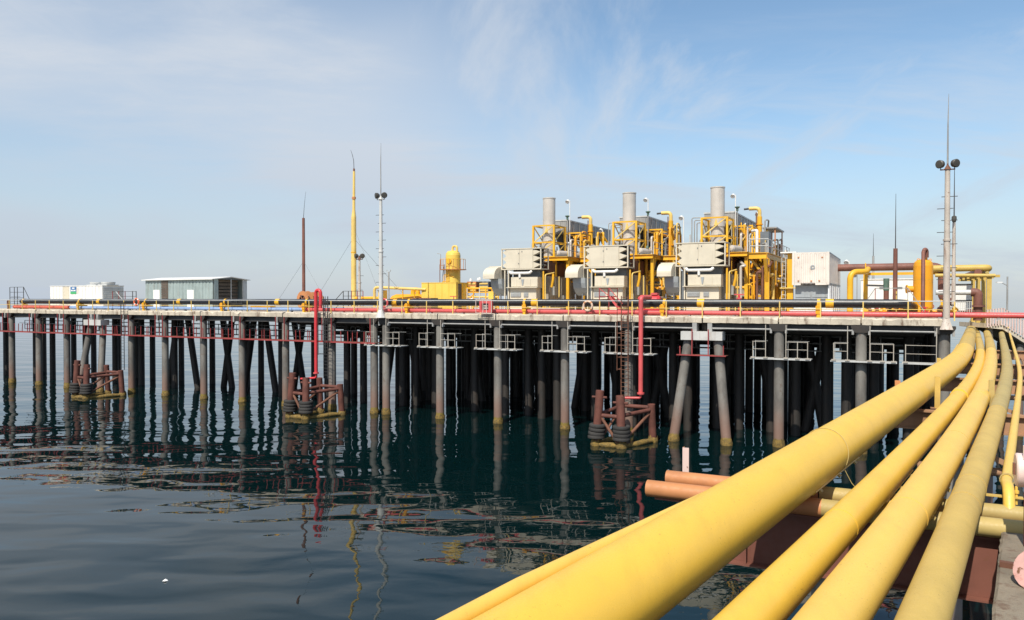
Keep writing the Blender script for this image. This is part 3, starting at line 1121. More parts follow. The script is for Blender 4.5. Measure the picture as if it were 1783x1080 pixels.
# pairs of posts that keep the pipelines on the beams
for k, (X, Y, zt, lab, mat) in enumerate(((line_x(1, 20.2) - .48, 20.0, 8.25, 'short rusty stop post on the left of the thickest pipeline', 'rust_orange'),
                                          (line_x(1, 20.2) + .62, 20.1, 8.35, 'pale yellow stop post between the thickest and second pipelines', 'line_yellow_dusty'),
                                          ((line_x(3, 20.6) + line_x(4, 20.6)) / 2 + .02, 20.6, 8.2, 'grey stop post between the third and the olive pipelines', 'line_yellow_weathered'),
                                          (line_x(1, 28.3) - .5, 28.2, 8.2, 'farther dull stop post left of the thickest pipeline', 'line_yellow_dusty'))):
    t = thing('stop_post', lab, 'post', (X, Y, PB), PANG)
    MB().box(-.065, .065, -.05, .05, 0, zt - PB).build('post', mat, t)
    MB().box(-.16, .16, -.1, .1, 0, .02).build('base_plate', 'sleeper_rust', t)

# near cross pipes and the plate girder under them
cA = thing('cross_pipe', 'orange rusty cross pipe jutting out left, the lower and longer of the pair', 'pipe', (2.17, 12.2, PB - .135), PANG, 'orange cross pipes under the pipelines')
MB().tube([(0, 0, 0), (2.6, 0, 0)], .13, 22).build('pipe_section', 'rust_orange', cA)
MB().tube([(2.62, 0, 0), (8.4, 0, 0)], .13, 22).build('pipe_section', 'line_yellow_weathered', cA)
MB().tube([(2.60, 0, 0), (2.62, 0, 0)], .1335, 22).build('weld_ring', 'line_yellow_weathered', cA)
cB = thing('cross_pipe', 'orange rusty cross pipe just behind the longer one', 'pipe', (2.63, 12.93, PB - .135), PANG, 'orange cross pipes under the pipelines')
MB().tube([(0, 0, 0), (2.4, 0, 0)], .12, 22).build('pipe_section', 'rust_orange', cB)
MB().tube([(2.42, 0, 0), (8.2, 0, 0)], .12, 22).build('pipe_section', 'line_yellow_weathered', cB)
gd = thing('plate_girder', 'deep rust red girder beneath the orange cross pipes', 'girder', (2.35, 12.28, PB - .27), PANG)
MB().box(0, 9.0, -.17, .75, -.03, 0).build('top_flange', 'beam_red', gd)
MB().box(1.12, 9.0, -.06, -.03, -.84, -.032).build('web', 'beam_red', gd)
MB().box(1.12, 9.0, .55, .58, -.84, -.032).build('web', 'beam_red', gd)
MB().box(1.05, 9.0, -.2, .1, -.87, -.842).build('bottom_flange', 'beam_red', gd)
MB().box(1.05, 9.0, .42, .72, -.87, -.842).build('bottom_flange', 'beam_red', gd)
for x in (1.4, 4.1, 6.8):
    MB().box(x, x + .02, -.19, -.062, -.84, -.034).build('stiffener', 'beam_red', gd)
for x in (2.6, 7.6):
    MB().tube([(x, .26, -9), (x, .26, -.9)], .3, 16).build('pile', 'pile', gd)
t = thing('stop_post', 'pinkish steel stop standing behind the ends of the cross pipes', 'post', (3.02, 13.2, PB - .1), PANG)
MB().box(-.055, .055, -.04, -.025, -.16, .42).build('web', 'pinkish_white', t)
MB().box(-.055, -.04, -.024, .06, -.16, .42).build('flange', 'rust_orange', t)
# concrete walkway at the right edge
wk = thing('walkway_beam', 'worn concrete walkway beam at the right edge below the thin pipeline', 'walkway', (6.50, 10.1, PB - .14), math.atan2(2.9, 1.95) - R(90))
for y0, y1 in ((-7.0, -1.62), (-1.58, .0)):
    bb = MB()
    n = 14
    vs = []
    for i in range(n + 1):
        y = y0 + (y1 - y0) * i / n
        e = rnd.uniform(-.008, .008)
        vs += [(e, y, -.55), (e, y, -.02 + rnd.uniform(-.01, .01)), (.03 + e, y, 0), (1.9, y, 0), (1.9, y, -.55)]
    fs = [(i * 5 + j, i * 5 + (j + 1) % 5, (i + 1) * 5 + (j + 1) % 5, (i + 1) * 5 + j) for i in range(n) for j in range(5)]
    bb.add(vs, fs + [(0, 1, 2, 3, 4)[::-1], tuple(n * 5 + j for j in range(5))])
    bb.build('concrete_block', 'walk_concrete', wk)
MB().bar((.02, -1.75, .03), (1.6, -1.75, .03), .08, .06).build('angle_iron', 'rust', wk)
MB().bar((.02, -1.72, -.05), (1.6, -1.72, -.05), .02, .12).build('angle_iron', 'line_yellow_weathered', wk)
t = thing('valve_drum', 'pinkish white drum with a bracket lying at the right edge beside the thin pipeline', 'drum', (6.18, 9.35, 8.30), PANG)
MB().lathe([(0, -.0), (.19, 0), (.205, .015), (.205, .9), (.19, .915), (0, .915)], (.0, 0, 0), 22, (1, 0, 0)).build('shell', 'pinkish_white', t)
MB().bar((.09, -.12, .16), (.09, -.12, .32), .05, .05).build('bracket', 'pinkish_white', t)
MB().box(.1, .3, -.08, .08, -.95, -.2).build('leg', 'old_red', t)
MB().box(-.025, 0.0, -.03, .03, -.06, .08).build('latch', 'rust', t)
t = thing('pipe_flange', 'flaking pink flange lying on the walkway at the bottom right corner', 'flange', (5.50, 8.0, PB - .14), PANG)
MB().lathe([(.12, -.05), (.24, -.05), (.24, -.05), (.24, .05), (.24, .05), (.12, .05), (.12, .05), (.12, -.05)], (.05, 0, .17), 22, (-.45, -.7, .55)).build('ring', 'pink_flaky', t)
MB().tube([(.1, 0, .1), (.5, -.1, .1)], .11, 12).build('stub', 'beam_red', t)
t = thing('pipe_clamp', 'bolted yellow saddle clamp holding the thin pipeline on its cross pipes', 'clamp', (7.02, 10.95, PB + .08), PANG)
MB().box(-.26, .28, -.05, .05, -.03, -.01).build('plate', 'line_yellow_dusty', t)
for x in (-.2, .2):
    MB().tube([(x, 0, -.12), (x, 0, .14)], .018, 8).build('bolt', 'line_yellow_pale', t)
    MB().lathe([(0, .04), (.035, .04), (.035, .04), (.035, .08), (.035, .08), (0, .08)], (x, 0, 0), 6).build('nut', 'line_yellow_pale', t)

# ramp at the far right with a picket fence that follows its slope
rp = thing('ramp', 'sloping concrete ramp behind the picket fence at the far right', 'ramp', (36.2, 58.3, 0))
for x0, x1, z0, z1 in ((0, 1.3, 8.52, 8.40), (1.32, 3.3, 8.38, 7.12), (3.32, 8.0, 7.10, 4.2)):
    MB().prism([(x0, z0 - .35), (x1, z1 - .35), (x1, z1), (x0, z0)], (0, 0, 0), (1, 0, 0), (0, 0, 1), (0, 3.5, 0)).build('ramp_slab', 'concrete', rp)
for x, zt in ((.6, 8.1), (3.0, 6.9), (6.4, 4.8)):
    for y in (.6, 2.9):
        MB().tube([(x, y, -1.5), (x, y, zt)], .28, 12).build('pile', 'pile', rp)
pf = thing('picket_fence', 'pinkish white picket fence sloping down to the right at the far right', 'fence', (36.2, 58.2, 0))


def fence_top(x):
    return 9.55 + .12 * x if x < 1.25 else 9.70 - .60 * (x - 1.25)


pk = None
for i in range(34):
    x = .05 + i * .21
    z = fence_top(x)
    if pk is None:
        pk = MB().box(-.055, .055, -.02, .02, -1.32, 0).build('picket', 'pinkish_white', pf, (x, 0, z))
    else:
        again(pk, pf, (x, 0, z + rnd.uniform(-.02, .02)))
for dz in (-.06, -1.15):
    for x0, x1 in ((0, 1.25), (1.25, 7.1)):
        MB().bar((x0, .05, fence_top(x0) + dz), (x1, .05, fence_top(x1 - .001) + dz), .05, .07).build('rail', 'grey_steel', pf)

# litter on the water
t = MB()
t.add([(0, 0, .02), (.12, -.03, .03), (.2, .05, .02), (.13, .12, .05), (.02, .1, .03), (.1, .05, .09)], [(0, 1, 5), (1, 2, 5), (2, 3, 5), (3, 4, 5), (4, 0, 5), (4, 3, 2, 1, 0)])
o = t.build('floating_litter', 'wood_white', None, (-12.85, 27.9, 0))
tag(o, 'small white scrap of litter floating on open water', 'litter')
# ================================================================== equipment on the pier deck
# ------------------------------------------------------------------ three turbine units
ACS = (-32.5, -24.58, -16.67)
SIDE = ('furthest from the white containers', 'between the other two', 'nearest the white containers')
SIDE2 = ('furthest from the white containers', 'in the middle of the row', 'nearest the white containers')


def mirror_x(poly):
    return [(-u, v) for u, v in poly]


tu = thing('turbine_unit', 'cream turbine unit with filter house and rounded hood, ' + SIDE[0], 'turbine unit', PW(ACS[0], 5), PANG, 'cream turbine units on the pier')
# filter house
MB().box(-1.48, 1.15, .06, 1.6, 3.96, 5.68).build('filter_house', 'cream', tu)
f = bpy.data.objects['filter_house']
for x0, x1 in ((-1.48, -.17), (-.15, 1.15)):
    MB().box(x0, x1, .0, .058, 3.98, 5.66).build('panel', 'cream', f)
for x, z in ((-.22, 5.3), (-.22, 4.4), (.1, 5.45)):
    MB().box(x - .03, x + .03, -.03, -.001, z - .05, z + .05).build('latch', 'slate', f)
b = MB()
for x in (-1.92, 1.92):
    for y in (0.0, 1.56):
        b.box(x - .05, x + .05, y, y + .1, 3.96, 5.68)
b.box(-1.97, 1.97, -.04, 1.7, 5.682, 5.76).box(-1.97, 1.97, -.04, 1.7, 3.86, 3.958)
b.build('frame', 'cream', tu)
MB().box(-1.2, 1.7, 2.2, 8.5, 3.31, 4.6).build('exhaust_plenum', 'rust', tu)
MB().box(-1.4, 1.2, 8.6, 14.0, 3.31, 4.9).build('exhaust_plenum', 'dark_steel', tu)
for i in range(3):
    z0 = 3.97 + i * .57
    for s, xb, xa in ((1, 1.153, 1.84), (-1, -1.483, -1.86)):
        MB().prism([(xb, z0), (xb, z0 + .56), (xa, z0 + .30)], (0, .07, 0), (1, 0, 0), (0, 0, 1), (0, 1.45, 0)).build('vane', 'cream', tu)
MB().box(1.0, 1.14, .2, 1.5, 3.98, 5.6).build('dark_core', 'slate', f)
MB().box(1.16, 1.86, .75, .8, 3.98, 5.66).build('vane_backing', 'dark_steel', f)  # dark sheet added behind the vanes, standing for the shade in their gaps
MB().box(-1.86, -1.50, .95, 1.0, 3.98, 5.66).build('vane_backing', 'unit_grey', f)
# ducting and switch boxes below
MB().tube(bent([(-1.15, .1, 3.72), (-1.0, -.05, 3.55), (.85, -.05, 3.55), (1.0, .1, 3.72)], .12), .12, 10).build('bleed_pipe', 'white', tu)
MB().tube([(-.10, -.05, 3.6), (-.10, -.05, 3.15)], .11, 10).build('bleed_pipe', 'white', tu)
MB().box(-1.2, 1.5, .9, 1.6, 3.1, 3.858).build('plenum', 'slate', tu)
pb = MB().box(-.98, 1.62, .0, .9, 2.32, 3.2).build('panel_box', 'cream', tu)
for x0, x1 in ((-.96, -.40), (-.38, .02), (.34, .95), (.97, 1.60)):
    MB().box(x0, x1, -.03, -.002, 2.38, 3.02).build('panel', 'cream', pb)
MB().prism([(0.05, 3.0), (.31, 3.0), (.22, 2.45), (.14, 2.45)], (0, -.05, 0), (1, 0, 0), (0, 0, 1), (0, .045, 0)).build('gusset', 'unit_grey', pb)
MB().box(-1.35, 1.66, -.25, .9, 2.24, 2.30).build('ledge', 'cream', tu)
lb = MB().box(-1.15, 1.45, .1, 1.0, .0, 2.23).build('lower_box', 'cream', tu)
for x0, x1 in ((-1.05, -.05), (.25, .68)):
    MB().box(x0, x1, .04, .098, 1.45, 1.82).build('louvre', 'unit_grey', lb)
    for j in range(4):
        MB().box(x0 + .03, x1 - .03, .01, .038, 1.48 + j * .085, 1.52 + j * .085).build('slat', 'light_steel', lb)
MB().box(.2, 1.4, .03, .098, .75, 1.0).build('plate', 'unit_white', lb)
for x in (-1.62, -1.25):
    MB().box(x - .05, x + .05, .0, .12, 0, 3.85).build('post', 'cream', tu)
MB().box(-1.56, -1.3, .3, .9, 0, 3.5).build('dark_box', 'slate', tu)
# turbine enclosure running back
en = MB().box(-1.6, 1.9, 1.75, 13.0, 0, 3.3).build('enclosure', 'cladding', tu)
for i in range(8):
    MB().box(1.902, 1.94, 1.9 + i * 1.38, 1.98 + i * 1.38, .1, 3.2).build('rib', 'cladding', en)
for i, (y, z) in enumerate(((2.6, 2.0), (4.8, 1.2), (7.4, 2.2))):
    MB().box(1.905, 2.1, y, y + .7, z - .4, z + .4).build('junction_box', 'grey_steel', en)
# hood: a quarter-round cowl bulging towards the front
prof = [(0, 4.12)] + [(-1.28 * math.sin(R(q)), 3.35 + .77 * math.cos(R(q))) for q in range(10, 91, 10)] + [(-1.28, 3.06), (0, 3.06)]
hd = MB().prism(prof, (-3.15, 0, 0), (0, 1, 0), (0, 0, 1), (1.15, 0, 0)).build('hood', 'cream', tu)
MB().box(-3.2, -1.975, .002, .10, 3.0, 4.2).build('flange', 'cream', hd)
MB().box(-3.1, -2.02, .10, 1.3, 3.05, 4.1).build('duct', 'cream', tu)
prof = [(-.55, 3.05), (-.50, 2.6), (-.35, 2.2), (.05, 1.8), (.6, 1.55), (1.6, 1.55), (1.6, 3.05)]
MB().prism(prof, (-2.75, 0, 0), (0, 1, 0), (0, 0, 1), (1.1, 0, 0)).build('lower_duct', 'unit_grey', tu)  # cream duct coloured grey, with its shade put into the colour
for x in (-2.85, -2.2):
    MB().box(x - .05, x + .05, .3, .4, 0, 1.7).build('post', 'light_steel', tu)
# pipework at the right flank of the unit
for pts, r, mt in (([(2.0, .4, 0), (2.0, .4, 3.7)], .08, 'yellow'), ([(2.18, .4, 0), (2.18, .4, 3.4), (2.5, 1.6, 3.6)], .06, 'pale_yellow'),
                   ([(2.5, 1.4, 3.5), (2.5, 1.4, 3.0), (2.35, 1.4, 2.3)], .12, 'yellow'), ([(2.3, 3.2, 3.3), (2.3, 3.2, 1.4)], .06, 'pale_yellow'),
                   ([(2.25, .2, 1.0), (2.7, .2, 1.0), (2.7, .2, .2)], .05, 'pale_yellow'), ([(2.2, 6, .9), (2.5, 5.4, .6), (3.2, 5.4, .6)], .16, 'silver')):
    MB().tube(bent(pts, .2), r, 8).build('pipe', mt, tu)
units = [tu]
for i in (1, 2):
    c = copy_tree(tu)
    c.location = PW(ACS[i], 5)
    c['label'] = 'cream turbine unit with filter house and rounded hood, ' + SIDE[i]
    units.append(c)

# ------------------------------------------------------------------ exhaust stacks and their yellow towers
st = thing('exhaust_stack', 'silver exhaust stack ' + SIDE2[0], 'chimney', PW(ACS[0] + .5, 10), PANG, 'silver exhaust stacks')
MB().lathe([(.585, 8.1), (.585, 10.65), (.585, 10.65), (.62, 10.65), (.62, 10.65), (.62, 10.74), (.62, 10.74), (.52, 10.74), (.52, 10.74), (.50, 9.6)], n=28).build('upper_barrel', 'silver', st)
MB().lathe([(.56, 3.2), (.56, 7.35), (.56, 7.35), (.62, 7.4), (.585, 8.1)], n=28).build('lower_barrel', 'silver', st)
for z in (5.0, 5.9, 6.7, 7.4):
    MB().lathe([(.56, z - .05), (.60, z - .05), (.60, z - .05), (.60, z + .05), (.60, z + .05), (.56, z + .05)], n=28).build('band', 'silver', st)
MB().prism([(-.18, 7.4), (.18, 7.4), (0, 8.1)], (0, -.66, 0), (1, 0, 0), (0, 0, 1), (0, .04, 0)).build('gusset', 'pale_yellow', st)
tw = thing('stack_tower', 'yellow braced tower round the stack ' + SIDE2[0], 'tower', PW(ACS[0] + .5, 10), PANG, 'yellow stack towers')
for x in (-1.05, 1.05):
    for y in (-1.25, 1.35):
        MB().bar((x, y, 0), (x, y, 8.1), .17, .17, (0, 1, 0)).build('leg', 'yellow', tw)
for z in (5.15, 6.5, 8.05):
    for y in (-1.25, 1.35):
        MB().bar((-.96, y, z), (.96, y, z), .10, .13).build('beam', 'yellow', tw)
    for x in (-1.05, 1.05):
        MB().bar((x, -1.16, z), (x, 1.26, z), .10, .13).build('beam', 'yellow', tw)
for z0, z1 in ((5.2, 6.45), (6.55, 8.0)):
    MB().bar((-.95, -1.27, z0), (.95, -1.27, z1), .07, .09).build('brace', 'pale_yellow', tw)
    MB().bar((1.07, -1.15, z0), (1.07, 1.25, z1), .07, .09).build('brace', 'pale_yellow', tw)
    MB().bar((-1.07, 1.25, z0), (-1.07, -1.15, z1), .07, .09).build('brace', 'pale_yellow', tw)
for i in (1, 2):
    c = copy_tree(st)
    c.location = PW(ACS[i] + (.42, .3)[i - 1], 10)
    c['label'] = 'silver exhaust stack ' + SIDE2[i]
    c = copy_tree(tw)
    c.location = PW(ACS[i] + (.42, .3)[i - 1], 10)
    c['label'] = 'yellow braced tower round the stack ' + SIDE2[i]

# ------------------------------------------------------------------ air coolers on legs behind the stacks
ac = thing('air_cooler', 'grey overhead air cooler behind the stack ' + SIDE2[0], 'cooler', PW(ACS[0] + 1.1, 13), PANG, 'grey air coolers')
bx = MB().box(-2.6, 0, .0, 12.5, 7.72, 8.85).build('tube_bundle', 'grey_steel', ac)
MB().box(-2.65, .05, -.05, 12.55, 8.852, 8.98).build('top_frame', 'light_steel', bx)
for i in range(9):
    MB().box(.002, .06, i * 1.5 + .02, i * 1.5 + .12, 7.75, 8.84).build('rib', 'grey_steel', bx)
for i in range(4):
    MB().box(-2.5 + i * .62, -1.95 + i * .62, -.06, -.002, 7.8, 8.75).build('header_box', 'grey_steel', bx)
for j in range(2):
    y = 3.1 + j * 6.2
    MB().lathe([(.7, 6.0), (.8, 6.4), (1.28, 7.7)], (-1.3, y, 0), 16).build('fan_plenum', 'dark_steel', ac)
for x in (-2.45, -.15):
    for y in (.15, 4.2, 8.3, 12.3):
        MB().bar((x, y, 0), (x, y, 7.7), .2, .2, (0, 1, 0)).build('leg', 'grey_steel', ac)
    for y0, y1 in ((.3, 4.1), (4.3, 8.2), (8.4, 12.2)):
        MB().bar((x, y0, 7.5), (x, y1, 5.3), .09, .09).build('brace', 'light_steel', ac)
MB().box(-2.4, -.25, .3, 12.2, 5.85, 5.97).build('fan_deck', 'dark_steel', ac)
for i in (1, 2):
    c = copy_tree(ac)
    c.location = PW(ACS[i] + 1.1, 13)
    c['label'] = 'grey overhead air cooler behind the stack ' + SIDE2[i]

# ------------------------------------------------------------------ gooseneck vents
gn = thing('gooseneck_vent', 'tall yellow gooseneck vent pipe ' + SIDE2[0], 'vent pipe', PW(ACS[0] + 2.75, 15), PANG, 'yellow gooseneck vents')
MB().tube([(0, 0, 4.0), (0, 0, 8.6)], .22, 12).build('pipe', 'yellow', gn)
MB().tube(bent([(0, 0, 8.6), (0, 0, 9.35), (-.9, 0, 9.35)], .35), .17, 12).build('elbow', 'pale_yellow', gn)
MB().tube([(-.9, 0, 9.35), (-1.35, 0, 9.32)], .085, 8).build('nozzle', 'dark_steel', gn)
MB().tube([(-.28, 0, 5.0), (-.28, 0, 9.0)], .05, 8).build('drain', 'rust', gn)
MB().tube([(.62, .1, 4.0), (.62, .1, 7.4)], .11, 8).build('side_pipe', 'pale_yellow', gn)
for z in (6.3, 7.9):
    MB().lathe([(.2, -.04), (.3, -.04), (.3, -.04), (.3, .04), (.3, .04), (.2, .04)], (0, 0, z), 14).build('flange', 'orange', gn)
for i in (1, 2):
    c = copy_tree(gn)
    c.location = PW(ACS[i] + 2.75 + .1 * i, 15)
    c['label'] = 'tall yellow gooseneck vent pipe ' + SIDE2[i]

# ------------------------------------------------------------------ yellow pipe platforms
VAR = ((11.0, False), (11.0, False), (9.0, True))
for m in range(3):
    yl, last = VAR[m]
    pl = thing('pipe_platform', 'yellow girder platform carrying pipework, ' + SIDE[m], 'platform', PW(ACS[m] + 1.05, 8.6), PANG, 'yellow pipe platforms')
    q = random.Random(30 + m)
    X0, X1 = -.35, 1.95
    MB().ibeam((X0, 0, 4.95), (X1, 0, 4.95), .28, .36, .04).build('front_girder', 'yellow', pl)
    MB().ibeam((X1 - .12, .16, 4.95), (X1 - .12, yl, 4.95), .24, .36, .04).build('side_girder', 'yellow', pl)
    MB().ibeam((X0, .16, 4.95), (X0, yl, 4.95), .24, .36, .04).build('side_girder', 'yellow', pl)
    for i in range(1, 5):
        MB().bar((X0 + .13, yl * i / 4 - .1, 4.9), (X1 - .25, yl * i / 4 - .1, 4.9), .16, .22).build('cross_girder', 'yellow', pl)
    MB().box(X0, X1, .16, yl, 5.135, 5.16).build('grating', 'grey_steel', pl)
    for x, y in ((X1 - .12, .3), (X1 - .12, 4.2), (X1 - .12, 8.2), (X0 + .9, .3)):
        MB().bar((x, y, 0), (x, y, 4.76), .26, .26, (0, 1, 0)).build('column', 'yellow', pl)
    for y in (.3, 4.2, 8.2):
        MB().prism([(0, 4.76), (.95, 4.76), (.14, 3.5), (0, 3.5)], (X1 - .16, y + .15, 0), (0, 1, 0), (0, 0, 1), (.08, 0, 0)).build('gusset', 'yellow', pl)
    MB().bar((X1 - .12, .5, 3.2), (X1 - .12, 4.0, 4.7), .12, .14).build('brace', 'yellow', pl)
    # handrail
    for i in range(7):
        y = .2 + i * (yl - .4) / 6
        MB().bar((X1, y, 5.162), (X1, y, 6.2), .05, .05).build('rail_post', 'light_steel', pl)
    for z in (5.7, 6.2):
        MB().tube([(X1, .2, z), (X1, yl - .2, z)], .028, 6).build('rail', 'light_steel', pl)
    # pipework on and under the platform
    for i in range(13):
        y = q.uniform(.5, yl - .5)
        z = q.choice((1.4, 2.2, 3.0, 3.7, 4.2))
        x0 = q.uniform(-.3, .8)
        r = q.uniform(.06, .17)
        mt = q.choice(('yellow', 'yellow', 'orange', 'pale_yellow', 'silver', 'grey_steel'))
        if i % 3 == 0:
            MB().tube(bent([(x0, y, z), (X1 + .25, y, z), (X1 + .25, y, .1)], .3), r, 9).build('pipe', mt, pl)
        elif i % 3 == 1:
            MB().tube(bent([(x0 + .5, y, 5.2), (x0 + .5, y, z), (x0 + .5, y + 2.5, z)], .3), r, 9).build('pipe', mt, pl)
        else:
            MB().tube([(X1 + q.uniform(.1, .5), q.uniform(0, 1.5), z), (X1 + q.uniform(.1, .5), yl, z)], r, 9).build('pipe', mt, pl)
    for i in range(7):
        x, y = q.uniform(X0, X1), q.uniform(.5, yl - .5)
        z = q.uniform(5.6, 7.6)
        MB().tube([(x, y, 5.16), (x, y, z)], q.uniform(.03, .08), 8).build('riser', q.choice(('light_steel', 'grey_steel', 'pale_yellow', 'silver')), pl)
        if i % 2:
            MB().lathe([(0, 0), (.16, .0), (.16, .0), (.12, .12), (.05, .2), (0, .2)], (x, y, z), 10).build('valve_head', q.choice(('green', 'dark_steel', 'white')), pl)
    for i in range(2):
        y = 1.5 + i * 3.2
        MB().lathe([(0, -.9), (.2, -.85), (.27, -.7), (.27, .7), (.2, .85), (0, .9)], (X0 + 1.1, y, 5.5), 14, (.3, 1, 0)).build('drum', q.choice(('silver', 'white', 'pale_yellow')), pl)
    # upper frame behind the stack tower
    for x in (.15, 1.75):
        for y in (3.6, 6.4):
            MB().bar((x, y, 5.162), (x, y, 7.5), .12, .12, (0, 1, 0)).build('frame_post', 'yellow', pl)
        MB().bar((x, 3.66, 7.5), (x, 6.34, 7.5), .10, .12).build('frame_beam', 'yellow', pl)
    for y in (3.6, 6.4):
        MB().bar((.1, y, 7.57), (1.8, y, 7.57), .10, .12).build('frame_beam', 'yellow', pl)
        MB().bar((.2, y - .07, 5.3), (1.7, y - .07, 7.4), .06, .08).build('frame_brace', 'pale_yellow', pl)
    for k in range(3):
        MB().tube(bent([(.35 + k * .5, 3.3, 5.2), (.35 + k * .5, 3.3, 6.6 + .3 * k), (.35 + k * .5, 7.5, 6.6 + .3 * k)], .25), .08 + .02 * k, 8).build('pipe', ('yellow', 'silver', 'orange')[k], pl)
    # second bay towards the next unit
    w2 = X1 + (1.55 if not last else .9)
    MB().ibeam((X1 + .2, 2.6, 4.92), (w2, 2.6, 4.92), .26, .40, .04).build('front_girder', 'yellow', pl)
    MB().ibeam((w2, 2.82, 4.92), (w2, yl + 2, 4.92), .24, .40, .04).build('side_girder', 'yellow', pl)
    MB().box(X1 + .2, w2 - .15, 2.8, yl + 2, 5.13, 5.16).build('grating', 'grey_steel', pl)
    for y in (2.8, 6.6, 10.6):
        MB().bar((w2, y, 0), (w2, y, 4.7), .24, .24, (0, 1, 0)).build('column', 'yellow', pl)
        MB().bar((w2 - .05, y, 3.4), (w2 - 1.2, y, 4.75), .12, .14).build('brace', 'yellow', pl)
        MB().bar((w2 - 1.5, y, 3.2), (w2, y, 3.2), .10, .14).build('cross_girder', 'yellow', pl)
    for i in range(6):
        MB().bar((w2 + .1, 2.7 + i * 1.6, 5.162), (w2 + .1, 2.7 + i * 1.6, 6.2), .05, .05).build('rail_post', 'pale_yellow', pl)
    for z in (5.7, 6.2):
        MB().tube([(w2 + .1, 2.7, z), (w2 + .1, 11, z)], .03, 6).build('rail', 'pale_yellow', pl)
    for i in range(9):
        x, y = q.uniform(.3, w2 - .1), q.uniform(2.5, 9)
        z1 = q.uniform(6.3, 8.3)
        r = q.choice((.05, .07, .11))
        MB().tube(bent([(x, y, 4.5), (x, y, z1), (x + q.uniform(-.5, .5), y + q.uniform(.4, 1.4), z1), (x, y + 1.4, z1 - 1)], .2), r, 8).build('riser', q.choice(('yellow', 'yellow', 'pale_yellow', 'orange', 'grey_steel', 'light_steel')), pl)
    for i in range(9):
        x, y, z = q.uniform(-.2, w2), q.uniform(.3, 6), q.uniform(.4, 4.4)
        MB().tube(bent([(x, y, z), (x + q.uniform(.6, 1.6), y, z), (x + q.uniform(.6, 1.6), y, z + q.choice((-1, 1)) * q.uniform(.4, 1.2))], .2), q.uniform(.06, .14), 8).build('pipe', q.choice(('yellow', 'orange', 'yellow', 'rust', 'silver', 'pale_yellow')), pl)
    MB().box(w2 - 1.4, w2 - .5, 7.5, 9.5, 0, 3.9).build('skid_box', 'cladding', pl)
    # valve on a tall post in front of the cooler
    MB().tube([(.55, 3.2, 5.16), (.55, 3.2, 9.0)], .045, 8).build('valve_post', 'grey_steel', pl)
    MB().lathe([(0, 0), (.1, 0), (.1, .2), (.22, .3), (.22, .36), (.05, .4), (0, .4)], (.55, 3.2, 8.85), 10).build('valve_head', 'green', pl)

# grey pipe loops rising left of each tower
for m, (dx, hh) in enumerate(((-1.5, 0), (-1.7, .3), (-2.0, .4))):
    t = thing('pipe_loop', 'thin grey looped pipes left of the stack tower ' + SIDE2[m], 'pipe', PW(ACS[m] + dx, 10.5), PANG, 'grey looped pipes')
    q = random.Random(50 + m)
    for i in range(3 if m else 2):
        z = 7.9 + hh - i * .22 - (1.4 if m == 0 else 0)
        MB().tube(bent([(i * .22, 0, 3.0), (i * .22, 0, z), (.95 if m else .5, .3, z)], .18), .045, 8).build('pipe', 'grey_steel', t)
    for i in range(2):
        MB().tube([(-.25 + i * .85, .4, 3), (-.25 + i * .85, .4, 6.3 + q.uniform(0, .6))], .06, 8).build('standpipe', 'light_steel', t)
    MB().lathe([(0, 0), (.2, 0), (.34, .3), (.34, .55), (.2, .8), (0, .8)], (.95, .3, 5.8), 12).build('separator', 'grey_steel', t)
    MB().tube([(.95, .3, 6.5), (.95, .3, 7.4)], .06, 8).build('standpipe', 'grey_steel', t)

# floodlights on thin poles above the units


def flood_pole(lab, a, w, z0, z1, group=None, double=False, mat='white', name='floodlight_pole'):
    t = pthing(name, lab, 'floodlight', a, w, z0, group)
    h = z1 - z0
    MB().tube([(0, 0, 0), (0, 0, h)], .04, 8).build('pole', mat, t)
    for s in ((-.3, .3) if double else (-.2,)):
        l = MB().lathe([(0, -.12), (.13, -.12), (.13, -.12), (.19, .10), (.20, .16), (.20, .16), (.0, .15)], (s, -.05, h - .05), 12, (s * .6, -.7, -.55)).build('lamp_head', mat, t)
        MB().bar((0, 0, h - .02), (s, 0, h - .02), .04, .04).build('arm', mat, t)
    return t


for px, py, w, lab in ((992, 350, 13, 'white floodlight on a thin pole above the cooler of the far turbine unit'),
                       (1128, 347, 13, 'white floodlight on a thin pole above the middle cooler'),
                       (1280, 340, 13, 'white floodlight on a thin pole right of the tallest stack'),
                       (1049, 400, 20, 'white lamp on a bent pole between the left and middle towers'),
                       (1182, 400, 20, 'white lamp on a bent pole between the middle and right towers'),
                       (1322, 372, 20, 'white floodlight right of the gooseneck at the container end')):
    a = along(px, w)
    z = level(py, px, w)
    flood_pole(lab, a, w, DECK + 5, z, 'white floodlights over the turbine units')
flood_pole('white floodlight on a thin pole left of the looped grey pipes of the right tower', along(1190, 10), 10, DECK + 5, level(378, 1190, 10), 'white floodlights over the turbine units')

